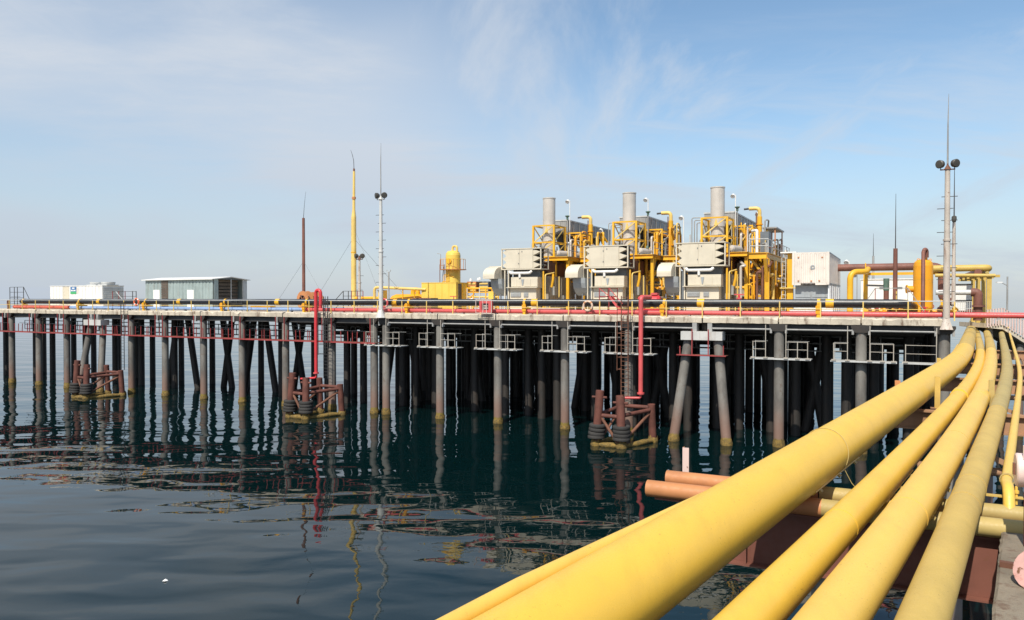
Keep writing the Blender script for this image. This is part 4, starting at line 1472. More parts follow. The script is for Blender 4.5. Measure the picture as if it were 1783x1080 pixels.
# right end of the process block: stepped girder frame with a small roofed deck
t = pthing('process_platform', 'yellow and grey process platform with flared columns left of the stacked containers', 'platform', along(1308, 8), 8)
W1 = along(1334, 8) - along(1308, 8)
MB().box(-1.6, -.35, 2.5, 14, 0, 4.3).build('equipment_skid', 'cladding', t)
MB().box(-1.5, W1 - .4, 14.1, 16, 0, 4.6).build('equipment_skid', 'rust', t)
MB().ibeam((-.2, 0, 4.75), (W1, 0, 4.75), .28, .5, .05).build('front_girder', 'yellow', t)
MB().ibeam((W1, .2, 4.75), (W1, 14, 4.75), .28, .5, .05).build('side_girder', 'yellow', t)
MB().box(-.2, W1 - .2, .2, 14, 4.98, 5.01).build('grating', 'grey_steel', t)
for i in range(4):
    y = .5 + i * 4.0
    MB().bar((W1, y, 0), (W1, y, 4.48), .36, .36, (0, 1, 0)).build('column', 'yellow', t)
    MB().prism([(-1.3, 4.48), (1.3, 4.48), (.17, 2.6), (-.17, 2.6)], (W1 - .12, y, 0), (0, 1, 0), (0, 0, 1), (.24, 0, 0)).build('gusset', 'yellow', t)
    MB().bar((W1 - .1, y, 3.0), (-.1, y, 4.5), .14, .18).build('brace', 'yellow', t)
for i in range(8):
    y = .2 + i * 1.9
    MB().bar((W1 + .1, y, 5.0), (W1 + .1, y, 6.1), .05, .05).build('rail_post', 'light_steel', t)
for z in (5.55, 6.1):
    MB().tube([(W1 + .1, .2, z), (W1 + .1, 13.6, z)], .03, 6).build('rail', 'light_steel', t)
    MB().tube([(-.2, .1, z), (W1 + .1, .1, z)], .03, 6).build('rail', 'light_steel', t)
q = random.Random(77)
for i in range(18):
    y = q.uniform(.6, 13)
    x = q.uniform(-.2, W1 - .1)
    z = q.uniform(5.5, 6.9)
    MB().tube(bent([(x, y, 5.01), (x, y, z), (x + q.uniform(-.6, .6), y + .6, z)], .15), q.uniform(.04, .12), 8).build('riser', q.choice(('silver', 'grey_steel', 'pale_yellow', 'yellow', 'white', 'rust')), t)
for i in range(3):
    y = 1.6 + i * 3.6
    MB().bar((-.5, y, 0), (-.5, y, 4.48), .24, .24, (0, 1, 0)).build('column', 'yellow', t)
    for z in (1.5, 3.0):
        MB().bar((-.5, y, z), (W1, y, z), .12, .18).build('cross_girder', 'yellow', t)
for z in (1.6, 3.1):
    MB().bar((W1, .3, z), (W1, 12.8, z), .12, .18).build('side_rail', 'yellow', t)
for i in range(12):
    x, y, z = q.uniform(-1.0, W1), q.uniform(-.6, 1.5), q.uniform(.3, 4.2)
    MB().tube(bent([(x, y, 0), (x, y, z), (x + q.uniform(-.9, .9), y, z), (x + q.uniform(-.5, .5), y + 1.5, z + .4)], .2), q.uniform(.05, .13), 8).build('pipe', q.choice(('yellow', 'pale_yellow', 'orange', 'yellow', 'silver', 'rust')), t)
for i in range(14):
    y = q.uniform(.6, 13)
    z = q.uniform(.4, 4.0)
    MB().tube(bent([(-.3, y, z), (W1 + .2, y, z), (W1 + .2, y + 1.2, z), (W1 + .2, y + 1.2, .0)], .25), q.uniform(.07, .18), 8).build('pipe', q.choice(('yellow', 'yellow', 'orange', 'silver', 'pale_yellow', 'rust')), t)
for i in range(4):
    y = 2.5 + i * 3
    MB().lathe([(0, 0), (.35, 0), (.35, 0), (.35, 1.9), (.2, 2.15), (0, 2.2)], (.3, y, .2), 12).build('vessel', q.choice(('silver', 'yellow')), t)
MB().box(.05, .75, 4, 5.6, 5.02, 7.0).build('cabinet', 'slate', t)
for x, y in ((-.05, 7.0), (W1 - .3, 7.0), (-.05, 11.5), (W1 - .3, 11.5)):
    MB().bar((x, y, 5.02), (x, y, 7.5), .10, .10).build('roof_post', 'rust_orange', t)
MB().box(-.2, W1 - .15, 6.8, 11.8, 7.5, 7.62).build('roof', 'grey_steel', t)
t = pthing('ladder_column', 'yellow column with a grey ladder and small white roof left of the stacked containers', 'column', along(1376, 9), 9)
MB().box(-.22, .22, -.2, .2, 0, 4.9).build('column', 'yellow', t)
MB().box(-.7, .5, -.6, 2.2, 4.92, 5.02).build('roof', 'white', t)
for x in (-.62, -.34):
    MB().bar((x, -.3, 0), (x, -.3, 4.9), .04, .04).build('stile', 'light_steel', t)
rg = MB().bar((-.62, -.3, 0), (-.34, -.3, 0), .03, .03).build('rung', 'light_steel', t)
rg.location = (0, 0, .3)
for i in range(1, 14):
    again(rg, t, (0, 0, .3 + i * .33))
for z in (.9, 2.1):
    MB().box(-.75, .6, -.5, .5, z, z + .08).build('bracket', 'pale_yellow', t)

# ------------------------------------------------------------------ stacked white containers
ca, cb = along(1379, 5), along(1443.5, 5)
cw = cb - ca
zt, zb = level(439.5, 1410, 5) - DECK, level(496, 1410, 5) - DECK
t = pthing('shipping_container', 'weathered white shipping container stacked on a pale louvred unit', 'container', ca, 5)
CL = 12.2
b = MB()
b.corrugated((.08, .03), (cw - .08, .03), zb + .14, zt - .10, .29, .05)
b.build('end_wall', 'container_white', t)
MB().corrugated((cw - .03, .08), (cw - .03, CL - .08), zb + .14, zt - .10, .30, .045).build('side_wall', 'container_white', t)
MB().box(.06, cw - .09, .09, CL - .05, zb + .05, zt - .04).build('core', 'container_white', t)
MB().box(.03, cw - .03, .02, CL, zt - .10, zt).build('roof', 'container_white', t)
for x in (0, cw - .16):
    for y in (0, CL - .12):
        MB().box(x, x + .16, y - .03, y + .13, zb, zt + .01).build('corner_post', 'container_white', t)
MB().box(.17, .62, -.02, .08, zb - .02, zb + .13).build('bottom_rail', 'container_white', t)
MB().box(cw - .95, cw - .17, -.02, .08, zb - .02, zb + .13).build('bottom_rail', 'container_white', t)
MB().box(cw - .05, cw + .02, .14, CL - .14, zb, zb + .13).build('bottom_rail', 'unit_grey', t)
MB().box(cw - .05, cw + .02, .14, CL - .14, zt - .1, zt - .0).build('top_rail', 'unit_grey', t)
MB().lathe([(.08, -.02), (.16, -.02), (.16, -.02), (.16, .02)], (cw * .56, -.04, (zb + zt) / 2 + .1), 12, (0, 1, 0)).build('vent_cap', 'unit_grey', t)
for x, z in ((.45, zt - .35), (.45, zb + .3), (1.9, zb + .3), (1.35, zb + .28), (2.1, zt - .4)):
    MB().box(x - .06, x + .06, -.05, -.022, z - .04, z + .04).build('lashing', 'rust_orange', t)
t = pthing('louvred_unit', 'pale grey louvred plant unit carrying the white shipping container', 'plant unit', ca + .12, 5.2)
uw = cw - .1
MB().box(0, uw, .0, CL - .6, 0, .72).build('base', 'unit_white', t)
MB().box(.05, uw - .12, .35, CL - .7, .72, zb - .03).build('core', 'unit_grey', t)
MB().box(uw - .11, uw, 0, CL - .6, .722, zb - .03).build('side_wall', 'unit_white', t)
for x in (.08, uw * .5 + .02):
    for j in range(3):
        MB().box(x, x + uw * .42, .28, .348, .95 + j * .22, 1.13 + j * .22).build('louvre', 'unit_grey', t)
MB().box(.5, 1.5, -.04, .34, .72, .95).build('step', 'unit_white', t)
for i in range(5):
    MB().box(uw + .002, uw + .04, .5 + i * 2.2, .6 + i * 2.2, .1, zb - .1).build('rib', 'unit_white', t)
for x in (.25, 1.3, 2.1):
    MB().box(x, x + .6, -.02, -.001, .15, .58).build('panel', 'unit_white', t)

# ------------------------------------------------------------------ vessels, masts and pipe frames at the right end
va = along(1607, 4)
t = pthing('separator_vessel', 'orange yellow upright separator vessel with a red pipe up its front', 'tank', va, 4)
MB().lathe([(0, .35), (.45, .42), (.60, .62), (.615, .75), (.615, 3.55), (.57, 3.78), (.40, 3.95), (0, 4.05)], n=28).build('shell', 'orange', t)
for z in (1.2, 2.6):
    MB().lathe([(.615, z - .02), (.622, z - .02), (.622, z + .02), (.615, z + .02)], n=28).build('seam', 'yellow', t)
MB().tube([(-.55, 0, 1.95), (-.95, -.1, 1.95)], .22, 16).build('manway', 'orange', t)
MB().lathe([(0, 0), (.29, 0), (.29, 0), (.29, .08), (.29, .08), (0, .08)], (-.95, -.1, 1.95), 16, (-1, -.25, 0)).build('manway_cover', 'orange', t)
MB().lathe([(0, 0), (.08, 0), (.08, .3), (.13, .32), (.13, .42), (0, .44)], (.18, 0, 4.0), 12).build('nozzle', 'orange', t)
for x in (-.35, .35):
    MB().bar((x, -.3, 0), (x, -.3, .6), .12, .12).build('leg', 'orange', t)
    MB().bar((x, .3, 0), (x, .3, .6), .12, .12).build('leg', 'orange', t)
MB().torus((-.3, -.2, 3.98), (0, 1, 0), .07, .02, 12, 6).build('lifting_eye', 'orange', t)
MB().torus((.42, -.1, 3.95), (0, 1, 0), .07, .02, 12, 6).build('lifting_eye', 'orange', t)
t = pthing('vent_pipe', 'dark red pipe with a bent top running up the orange vessel', 'pipe', va - .02, 3.2)
MB().tube([(0, 0, .4), (0, 0, 4.45)] + arc((.12, .25, 4.45), .20, 180, 0, (.5, .86, 0), (0, 0, 1), 8) + [(.22, .45, 4.1)], .125, 14).build('pipe', 'rust_brown', t)
t = pthing('valve', 'bright red gate valve on the red pipe below the orange vessel', 'valve', along(1611, 1.3), 1.3)
MB().lathe([(0, -.2), (.2, -.2), (.2, -.14), (.12, -.1), (.12, .1), (.2, .14), (.2, .2), (0, .2)], (0, 0, .3), 12, (1, 0, 0)).build('body', 'red', t)
MB().tube([(0, 0, .35), (0, 0, .75)], .05, 8).build('stem', 'red', t)
MB().torus((0, 0, .72), (0, 0, 1), .16, .025, 14, 6).build('handwheel', 'red', t)
# manifold clutter at the vessel foot
for k, (px, w, lab) in enumerate(((1540, 4.5, 'orange pipe manifold with a small red wheel left of the orange vessel'), (1634, 4.5, 'orange pipe manifold right of the orange vessel foot'),
                                  (1575, 3.5, 'low orange manifold at the end of the black pipeline'))):
    t = pthing('pipe_manifold', lab, 'pipework', along(px, w), w)
    q = random.Random(90 + k)
    for i in range(5):
        x = -.9 + i * .45
        MB().tube(bent([(x, 0, 0), (x, 0, q.uniform(.5, .8)), (x + q.uniform(-.5, .5), .8, q.uniform(.5, .8))], .15), .10, 10).build('pipe', q.choice(('orange', 'orange', 'rust_brown', 'yellow')), t)
        MB().lathe([(.10, -.04), (.19, -.04), (.19, -.04), (.19, .04), (.19, .04), (.1, .04)], (x, 0, .35), 12).build('flange', 'orange', t)
    MB().tube([(-1.1, .3, .4), (1.1, .3, .4)], .15, 12).build('header', 'orange', t)
    MB().torus((-.45, -.2, .75), (0, 1, .4), .17, .025, 14, 6).build('handwheel', 'red', t)

RW = 14.0
zr = level(465, 1560, RW) - DECK
t = pthing('brown_pipe', 'thick rust brown overhead pipe between the containers and the tall mast', 'pipe', along(1468, RW), RW)
xe = along(1640, RW) - along(1468, RW)
MB().tube(bent([(-1.5, 0, zr), (xe, 0, zr), (xe, 0, zr - 2.6), (xe + .8, .5, zr - 2.9)], .75, 8), .30, 18).build('pipe', 'rust_brown', t)
t = pthing('pipe_gantry', 'yellow pipe gantry crossing behind the orange vessel', 'gantry', along(1507, RW), RW)
for px in (1507, 1642):
    x = along(px, RW) - along(1507, RW)
    MB().box(x - .17, x + .17, -.15, .15, 0, zr - .32).build('column', 'yellow', t)
x2 = along(1642, RW) - along(1507, RW)
MB().bar((.18, 0, zr - .55), (x2 - .18, 0, zr - .55), .18, .22).build('beam', 'yellow', t)
MB().bar((0, -.4, zr - .30), (0, -.4, zr + .35), .08, .08).build('stop', 'yellow', t)
t = pthing('elbow_pipe', 'yellow standpipe with a wide elbow beside the stacked containers', 'pipe', along(1480, 11), 11)
MB().tube(bent([(0, 0, 0), (0, 0, 3.45), (1.15, .9, 3.45), (1.2, 3.0, 3.75)], .7, 8), .23, 16).build('pipe', 'yellow', t)
t = pthing('yellow_header', 'pale yellow overhead header pipe running right from the tall mast', 'pipe', along(1640, 13.5), 13.5)
z1 = level(467, 1690, 13.5) - DECK
xe = along(1722, 13.5) - along(1640, 13.5)
MB().tube(bent([(-1.0, 0, z1), (xe, 0, z1), (xe - .2, 3.0, z1 - .2)], .5, 6), .26, 18).build('pipe', 'line_yellow_dusty', t)
MB().tube([(-.5, -.5, z1 - .55), (xe + .35, -.5, z1 - .62)], .14, 12).build('lower_pipe', 'line_yellow_dusty', t)
t = pthing('pipe_portal', 'row of pale yellow portal columns at the far right above the pipelines', 'gantry', along(1722, 13.2), 13.2)
for i, y in enumerate((0, 4.2, 9.0, 14.0)):
    MB().box(-.16, .16, y - .16, y + .16, -1.0, z1 - .75 + .02 * i).build('column', 'line_yellow_dusty', t)
    MB().bar((-1.2, y, z1 - .65), (.7, y, z1 - .65), .2, .2).build('head_beam', 'line_yellow_dusty', t)
MB().tube([(-.75, -.2, z1 - .35), (-.75, 16, z1 - .35)], .26, 14).build('old_pipe', 'rust_brown', t)
MB().tube([(-.15, -.3, z1 - .4), (-.15, 16, z1 - .4)], .13, 10).build('old_pipe', 'line_yellow_weathered', t)
t = pthing('elbow_pipe', 'rust brown elbow and valve at the end of a pale horizontal pipe, far right', 'pipe', along(1700, 9), 9)
MB().tube([(-2.6, 0, 1.75), (-.35, 0, 1.75)], .19, 14).build('pale_pipe', 'mast_grey', t)
MB().tube(bent([(-.35, 0, 1.75), (.1, 0, 1.75), (.1, 0, -.3)], .45, 7), .30, 16).build('elbow', 'rust_brown', t)
for z in (.1, .75):
    MB().lathe([(.28, -.07), (.46, -.07), (.46, -.07), (.46, .07), (.46, .07), (.28, .07)], (.1, 0, z), 16).build('flange', 'rust_brown', t)
MB().tube([(-.5, -.1, .35), (-1.4, -.1, .38)], .06, 8).build('spindle', 'rust_brown', t)
MB().lathe([(0, -.3), (.12, -.25), (.2, 0), (.12, .25), (0, .3)], (-.35, -.1, .35), 12, (1, 0, 0)).build('bonnet', 'rust_brown', t)

# white cabins behind
for px0, px1, py, w, lab in ((1499, 1592, 487, 22, 'long plain white cabin behind the orange vessel and the pipe gantry'),
                             (1655, 1692, 496, 20, 'white cabin with a dark roof edge behind the tall mast, far right')):
    a0, a1 = along(px0, w), along(px1, w)
    zt2 = level(py, (px0 + px1) / 2, w) - DECK
    t = pthing('white_cabin', lab, 'cabin', a0, w)
    L = a1 - a0
    MB().box(0, L, 0, 3.2, 0, zt2).build('wall', 'white', t)
    MB().box(-.08, L + .08, -.08, 3.3, zt2 + .003, zt2 + .08).build('roof', 'dark_steel' if w == 20 else 'white', t)
    for i in range(1, int(L / 1.2)):
        MB().box(i * 1.2 - .02, i * 1.2 + .02, -.025, -.002, .05, zt2 - .05).build('seam', 'white', t)
    if w == 22:
        for f in (.35, .62):
            MB().box(L * f, L * f + .7, -.04, -.003, zt2 - .85, zt2 - .68).build('vent', 'slate', t)
    else:
        MB().box(-.02, L + .02, -.06, -.003, 1.05, 1.18).build('rail', 'dark_steel', t)
t = pthing('grille_fence', 'thin pale wire fence in front of the right white cabin', 'fence', along(1660, 6), 6)
L = along(1692, 6) - along(1660, 6)
for i in range(9):
    MB().bar((L * i / 8, 0, 0), (L * i / 8, 0, 1.1), .03, .03).build('picket', 'light_steel', t)
for z in (.1, .6, 1.1):
    MB().bar((0, .03, z), (L, .03, z), .03, .03).build('rail', 'light_steel', t)
t = pthing('crane_post', 'green and rust swing arm post in front of the long white cabin', 'crane', along(1543, 8), 8)
MB().tube([(0, 0, 0), (0, 0, 2.6)], .19, 14).build('post', 'rust_brown', t)
MB().tube([(0, 0, 1.9), (0, 0, 2.8)], .21, 14).build('sleeve', 'green', t)
MB().bar((-.1, 0, 2.25), (-1.35, 0, 2.3), .12, .14).build('arm', 'dark_steel', t)
t = pthing('stair_frame', 'grey stair rail frame with sloping sides crossing over the pipes, far right', 'stairs', along(1552, 2.6), 2.6)
zz = level(502, 1552, 2.6) - DECK
for x in (-1.0, 1.0):
    MB().bar((x, 0, 0), (x, 0, zz), .05, .05).build('post', 'old_red' if x < 0 else 'grey_steel', t)
    MB().bar((x, 0, zz), (x * 2.05, 0, .35), .05, .05).build('sloping_rail', 'grey_steel', t)
MB().bar((-1, 0, zz), (1, 0, zz), .05, .05).build('rail', 'grey_steel', t)
MB().bar((-1, 0, zz * .6), (1, 0, zz * .6), .04, .04).build('rail', 'pale_yellow', t)
MB().bar((.3, .4, 0), (.3, .4, zz * .9), .05, .05).build('post', 'pale_yellow', t)
MB().box(-1, 1, .05, .8, .95, 1.0).build('tread', 'grey_steel', t)


def whip_mast(name, lab, a, w, z0, z1, z2, r0, r1, mat, lean=(0, 0), cat='mast', whip=.02):
    t = pthing(name, lab, cat, a, w, z0)
    h = z1 - z0
    MB().tube([(0, 0, 0), (0, 0, h * .5), (0, 0, h)], [r0, (r0 + r1) / 2, r1], 14).build('pole', mat, t)
    MB().tube([(0, 0, h), (lean[0] * .4, 0, h + (z2 - z1) * .5), (lean[0], lean[1], z2 - z0)], [whip * 1.5, whip, whip * .5], 6).build('whip', 'dark_steel', t)
    return t


w = 7.0
t = whip_mast('antenna_mast', 'rust brown mast with a whip aerial behind the black pipeline end', along(1558.5, w), w, DECK, level(433, 1558, w), level(338, 1558, w), .17, .15, 'rust_brown', whip=.03)
w = 26
t = whip_mast('antenna_mast', 'thin grey distant mast with a whip aerial behind the brown pipe', along(1520, w), w, DECK, level(446, 1520, w), level(407, 1520, w), .13, .10, 'grey_steel', whip=.025)

# two-lamp floodlight masts


def lamp_mast(name, lab, a, w, z0, z1, z2, r0, r1, mat, rung_side, flare=True):
    t = pthing(name, lab, 'light mast', a, w, z0)
    h = z1 - z0
    MB().tube([(0, 0, 0 if not flare else .5), (0, 0, h * .55)], [r0, r0 * .95], 16).build('pole', mat, t)
    MB().tube([(0, 0, h * .55 + .002), (0, 0, h)], [(r0 * .85), r1], 16).build('upper_pole', mat, t)
    MB().tube([(0, 0, h * .55 - .06), (0, 0, h * .55 + .06)], r0 * 1.15, 16).build('collar', mat, t)
    if flare:
        MB().lathe([(r0 * 2.6, -.22), (r0 * 2.3, -.1), (r0 * 1.1, .55), (r0, .6)], n=4).build('base_flare', mat, t)
    MB().bar((-.42, 0, h), (.42, 0, h), .09, .07).build('cross_arm', 'rust' if mat == 'mast_white' else mat, t)
    for s in (-1, 1):
        l = MB().lathe([(0, -.24), (.14, -.22), (.24, -.10), (.27, .12), (.27, .12), (.22, .16), (0, .17)], (s * .40, -.02, h + .36), 16, (s * .55, -.75, -.1)).build('lamp_head', 'lamp_dark', t)
        MB().bar((s * .38, 0, h + .03), (s * .39, 0, h + .20), .05, .05).build('bracket', 'lamp_dark', t)
    MB().lathe([(.06, 0), (.22, 0.0), (.06, .28), (.05, .4)], (0, 0, h), 12).build('cap', 'rust' if mat == 'mast_white' else mat, t)
    MB().tube([(0, 0, h + .3), (0, 0, h + (z2 - z1) * .6), (.03, 0, z2 - z0)], [.055, .04, .012], 7).build('whip', 'grey_steel', t)
    rg = MB().bar((-.3 - r1, 0, 0), (.3 + r1, 0, 0), .045, .04).build('step_iron', 'dark_steel', t)
    rg.location = (0, .0, 2.2)
    n = int((h - 2.5) / .75)
    for i in range(1, n):
        again(rg, t, ((-.12 if i % 2 else .12), 0, 2.2 + i * .75))
    return t


w = -.12
lamp_mast('floodlight_mast', 'slim pale grey floodlight mast with two dark lamps standing on the pier edge', along(663.5, w), w, level(549, 663, w), level(348, 664, w), level(250, 667, w), .20, .13, 'mast_grey', 1)
lamp_mast('floodlight_mast', 'rust streaked white floodlight mast with two dark lamps at the pier corner', along(1648, w), w, level(568, 1648, w), level(296, 1648, w), level(165, 1648, w), .20, .15, 'mast_white', 1)
w = 9
t = lamp_mast('floodlight_mast', 'small distant floodlight mast with two lamps right of the yellow flare mast', along(626, w), w, DECK, level(452, 626, w), level(449, 626, w), .15, .11, 'mast_white', 1, False)
w = 3
t = pthing('antenna_mast', 'grey pole with a dark tip just right of the rust streaked mast', 'mast', along(1660, w), w)
h1 = level(388, 1660, w) - DECK
MB().tube([(0, 0, .9), (0, 0, h1)], [.13, .10], 12).build('pole', 'mast_white', t)
MB().lathe([(0, 0), (.1, .02), (.16, .2), (.15, .4), (0, .5)], (0, 0, h1), 12).build('lamp_head', 'lamp_dark', t)
MB().tube([(0, 0, h1 + .4), (0, 0, level(295, 1661, w) - DECK)], [.045, .02], 6).build('whip', 'dark_steel', t)
MB().bar((-.4, 0, .35), (.1, 0, .95), .1, .1).build('brace', 'grey_steel', t)

# lamp on the road side, far right
t = thing('street_lamp', 'thin grey lamp post with a white lamp, alone at the far right', 'street lamp', (54.2, 83.6, 7.9), 0)
MB().tube([(0, 0, 0), (0, 0, 4.9)], [.10, .08], 10).build('post', 'grey_steel', t)
MB().bar((0, 0, 3.9), (-.65, 0, 4.25), .07, .07).build('arm', 'grey_steel', t)
MB().box(-1.2, -.6, -.12, .12, 4.2, 4.33).build('lamp_head', 'white', t)
for px, py, lab in ((1492, 478, 'small white lamp on a pole seen under the brown pipe next to the yellow elbow'), (1513, 479, 'small white lamp seen under the brown pipe right of the gantry column')):
    flood_pole(lab, along(px, 27), 27, DECK, level(py, px, 27), 'lamps beyond the long white cabin', mat='grey_steel')
flood_pole('white lamp standing just above the left end of the brown overhead pipe', along(1478, 15), 15, DECK + 3.4, level(455, 1478, 15))

# ------------------------------------------------------------------ middle: flare mast, tank, boxes
w = 12
t = pthing('flare_mast', 'tall yellow flare mast stepped thinner at the top, with a bent whip', 'mast', along(616, w), w)
H1, H2, H3 = level(378, 617, w) - DECK, level(345, 618, w) - DECK, level(299, 619, w) - DECK
MB().tube([(0, 0, 0), (.03, 0, H1)], [.30, .27], 18).build('lower_pole', 'pale_yellow', t)
MB().tube([(.03, 0, H1 + .002), (.05, 0, H1 + .8), (.06, 0, H2)], [.26, .16, .15], 18).build('middle_pole', 'pale_yellow', t)
MB().tube([(.06, 0, H2 + .002), (.09, 0, H3)], [.145, .125], 14).build('upper_pole', 'pale_yellow', t)
MB().tube([(.0, 0, H1 * .62 - .06), (.0, 0, H1 * .62 + .06)], .31, 18).build('joint', 'yellow', t)
MB().tube([(.06, 0, H2 - .15), (.06, 0, H2 + .1)], .22, 14).build('joint', 'rust_orange', t)
MB().tube([(.09, 0, H3), (.09, 0, H3 + .3)], .11, 10).build('tip', 'rust', t)
zw = level(262, 614, w) - DECK
MB().tube([(.09, 0, H3 + .2), (.05, 0, (H3 + zw) / 2), (-.15, 0, zw - .5), (-.35, 0, zw)], [.035, .03, .025, .012], 6).build('whip', 'dark_steel', t)
for p0, p1 in (((-.25, 0, H1 * .75), (-5.8, -.5, 0.2)), ((.25, 0, H1 * .75), (5.6, 4, .2)), ((.25, 0, H1 * .85), (5.0, -1, .2))):
    MB().tube([p0, p1], .012, 4).build('guy_wire', 'dark_steel', t)
MB().tube([(.25, 0, 1.35), (4.2, 0, 1.35)], .17, 12).build('feed_pipe', 'yellow', t)
t = pthing('stair_frame', 'dark stair rail frame round the foot of the yellow flare mast', 'stairs', along(610, 6), 6)
for x in (-.9, -.25, .15, .9, 1.6):
    MB().bar((x, 0, 0), (x, 0, 2.05), .055, .055).build('post', 'old_red' if x > 0 else 'dark_steel', t)
for z in (1.0, 1.55, 2.05):
    MB().bar((-.9, .03, z), (1.6, .03, z), .045, .045).build('rail', 'dark_steel', t)
MB().bar((-.9, 0, 2.05), (-2.6, 0, .55), .05, .05).build('sloping_rail', 'dark_steel', t)
MB().bar((-.9, 0, 1.2), (-1.9, 0, .3), .05, .05).build('sloping_rail', 'dark_steel', t)
w = 10
t = whip_mast('antenna_mast', 'rusty brown guyed mast with a whip aerial above the orange cable reels', along(529, w), w, DECK, level(380, 531, w), level(334, 536, w), .19, .15, 'rust_brown', (.35, 0))
h = level(380, 531, w) - DECK
for p0, p1 in (((-.1, 0, h * .52), (-4.6, 0, .2)), ((.1, 0, h * .52), (4.6, -1, .2))):
    MB().tube([p0, p1], .012, 4).build('guy_wire', 'dark_steel', t)
for px, rr, lab in ((527, 1.0, 'larger orange brown cable reel at the foot of the rusty mast'), (545, .95, 'orange brown cable reel half behind the larger one')):
    w = 8 if px == 527 else 9.5
    t = pthing('cable_reel', lab, 'cable reel', along(px, w), w, DECK + rr + .12)
    for y in (0, .8):
        MB().lathe([(rr * .55, -.05), (rr, -.05), (rr, -.05), (rr, .05), (rr, .05), (rr * .55, .05), (rr * .55, .05), (rr * .55, -.05)], (0, y, 0), 26, (0.2, 1, 0)).build('flange', 'rust_orange', t)
        for q in range(3):
            v = Vector((math.cos(R(q * 60)), 0, math.sin(R(q * 60)))) * rr * .6
            MB().bar(Vector((0, y, 0)) - v, Vector((0, y, 0)) + v, .09, .09).build('spoke', 'rust', t)
    MB().lathe([(rr * .5, .06), (rr * .5, .74)], (0, 0, 0), 22, (0, 1, 0)).build('drum', 'dark_steel', t)
    MB().box(-.8, .8, .1, .7, -rr - .12, -rr - .02).build('cradle', 'rust', t)
w = 6
t = pthing('fork_post', 'thin dark post with a two pronged fork on top', 'post', along(677, w), w)
h = level(474, 677, w) - DECK
MB().tube([(0, 0, 0), (0, 0, h)], .07, 8).build('post', 'grey_steel', t)
MB().tube(arc((0, 0, h + .22), .24, 180, 360, (1, 0, 0), (0, 0, 1), 8), .03, 6).build('fork', 'grey_steel', t)

w = 9
t = pthing('horizontal_tank', 'yellow orange horizontal tank with cone ends left of the yellow box', 'tank', along(712, w), w)
MB().lathe([(.12, -2.7), (.2, -2.4), (.62, -1.9), (.75, -1.5), (.75, 1.4), (.55, 1.8), (0, 1.95)], (0, 0, 1.0), 22, (1, 0, 0)).build('shell', 'orange', t)
for x in (-1.1, .9):
    MB().box(x - .1, x + .1, -.5, .5, 0, .5).build('saddle', 'orange', t)
MB().tube(bent([(.5, 0, 1.7), (.5, 0, 2.2), (1.1, 0, 2.2), (1.1, 0, 1.7)], .28), .24, 14).build('elbow', 'yellow', t)
t = pthing('pipe_bend', 'pale yellow pipe bend rising beside the grey mast and running right to the yellow box', 'pipe', along(652, 7), 7)
L = along(732, 7) - along(652, 7)
MB().tube(bent([(0, 0, 0), (0, 0, 2.45), (L, 1.0, 2.2)], .4), .14, 12).build('pipe', 'pale_yellow', t)
for f in (.55, .8):
    MB().bar((L * f, .6, 0), (L * f, .6, 2.2), .08, .08).build('support', 'yellow', t)
MB().box(.25, .85, .3, 1.0, 0, 2.15).build('block', 'box_yellow', t)
t = pthing('crate', 'low brown crate in front of the yellow tank', 'crate', along(718, 6), 6, DECK)
L = along(751, 6) - along(718, 6)
MB().box(0, L, 0, 1.2, .0, 1.35).build('body', 'brown_board', t)
for i in range(4):
    MB().box(L * i / 4 + .01, L * (i + 1) / 4 - .01, -.03, -.002, .05, 1.33).build('board', 'rust_brown', t)
w = 8
ya, yb = along(734, w), along(794, w)
t = pthing('yellow_box', 'plain pale yellow storage container with a dark open end', 'container', ya, w)
L = yb - ya
zt3 = level(493, 763, w) - DECK
MB().box(0, L, 0, 2.4, 0, zt3).build('shell', 'box_yellow', t)
MB().box(-.03, L + .03, -.03, 2.43, zt3 + .002, zt3 + .06).build('roof', 'box_yellow', t)
for i in range(1, 5):
    MB().box(L * i / 5 - .015, L * i / 5 + .015, -.02, -.002, .05, zt3 - .05).build('seam', 'yellow', t)
MB().box(L + .002, L + .04, .4, 1.0, .05, zt3 - .1).build('door', 'brown_board', t)
MB().box(L + .002, L + .05, 1.1, 1.3, .05, zt3 - .1).build('rib', 'yellow', t)
MB().box(L + .002, L + .05, 1.9, 2.1, .05, zt3 - .1).build('rib', 'yellow', t)
t = pthing('valve', 'red hand valve beside the open end of the yellow container', 'valve', along(790, 6), 6)
MB().tube([(0, 0, 0), (0, 0, 1.5)], .05, 8).build('stem', 'orange_red', t)
MB().bar((-.4, 0, 1.5), (.35, 0, 1.5), .06, .08).build('lever', 'orange_red', t)

w = 15
t = pthing('column_vessel', 'tall pale yellow column vessel with a ladder and ring platform', 'tank', along(789, w), w)
rv = .80
zt4 = level(436, 789, w) - DECK
MB().lathe([(rv, 0), (rv, zt4 - .55), (rv * .93, zt4 - .3), (rv * .7, zt4 - .1), (0, zt4)], n=28).build('shell', 'box_yellow', t)
MB().tube(bent([(.0, -.1, zt4 - .1), (.0, -.1, zt4 + .42), (.55, -.1, zt4 + .42), (.55, -.1, zt4 - .2)], .25), .12, 12).build('vent', 'pale_yellow', t)
MB().lathe([(0, 0), (.28, 0), (.28, 0), (.28, .1), (.28, .1), (0, .1)], (0, -rv - .02, zt4 - 1.2), 16, (0, -1, 0)).build('manway', 'yellow', t)
rp = MB()
rp.lathe([(rv + .02, -.03), (rv + .65, -.03), (rv + .65, -.03), (rv + .65, .03), (rv + .65, .03), (rv + .02, .03)], (0, 0, zt4 - 2.1), 20)
rp.build('ring_platform', 'rust_orange', t)
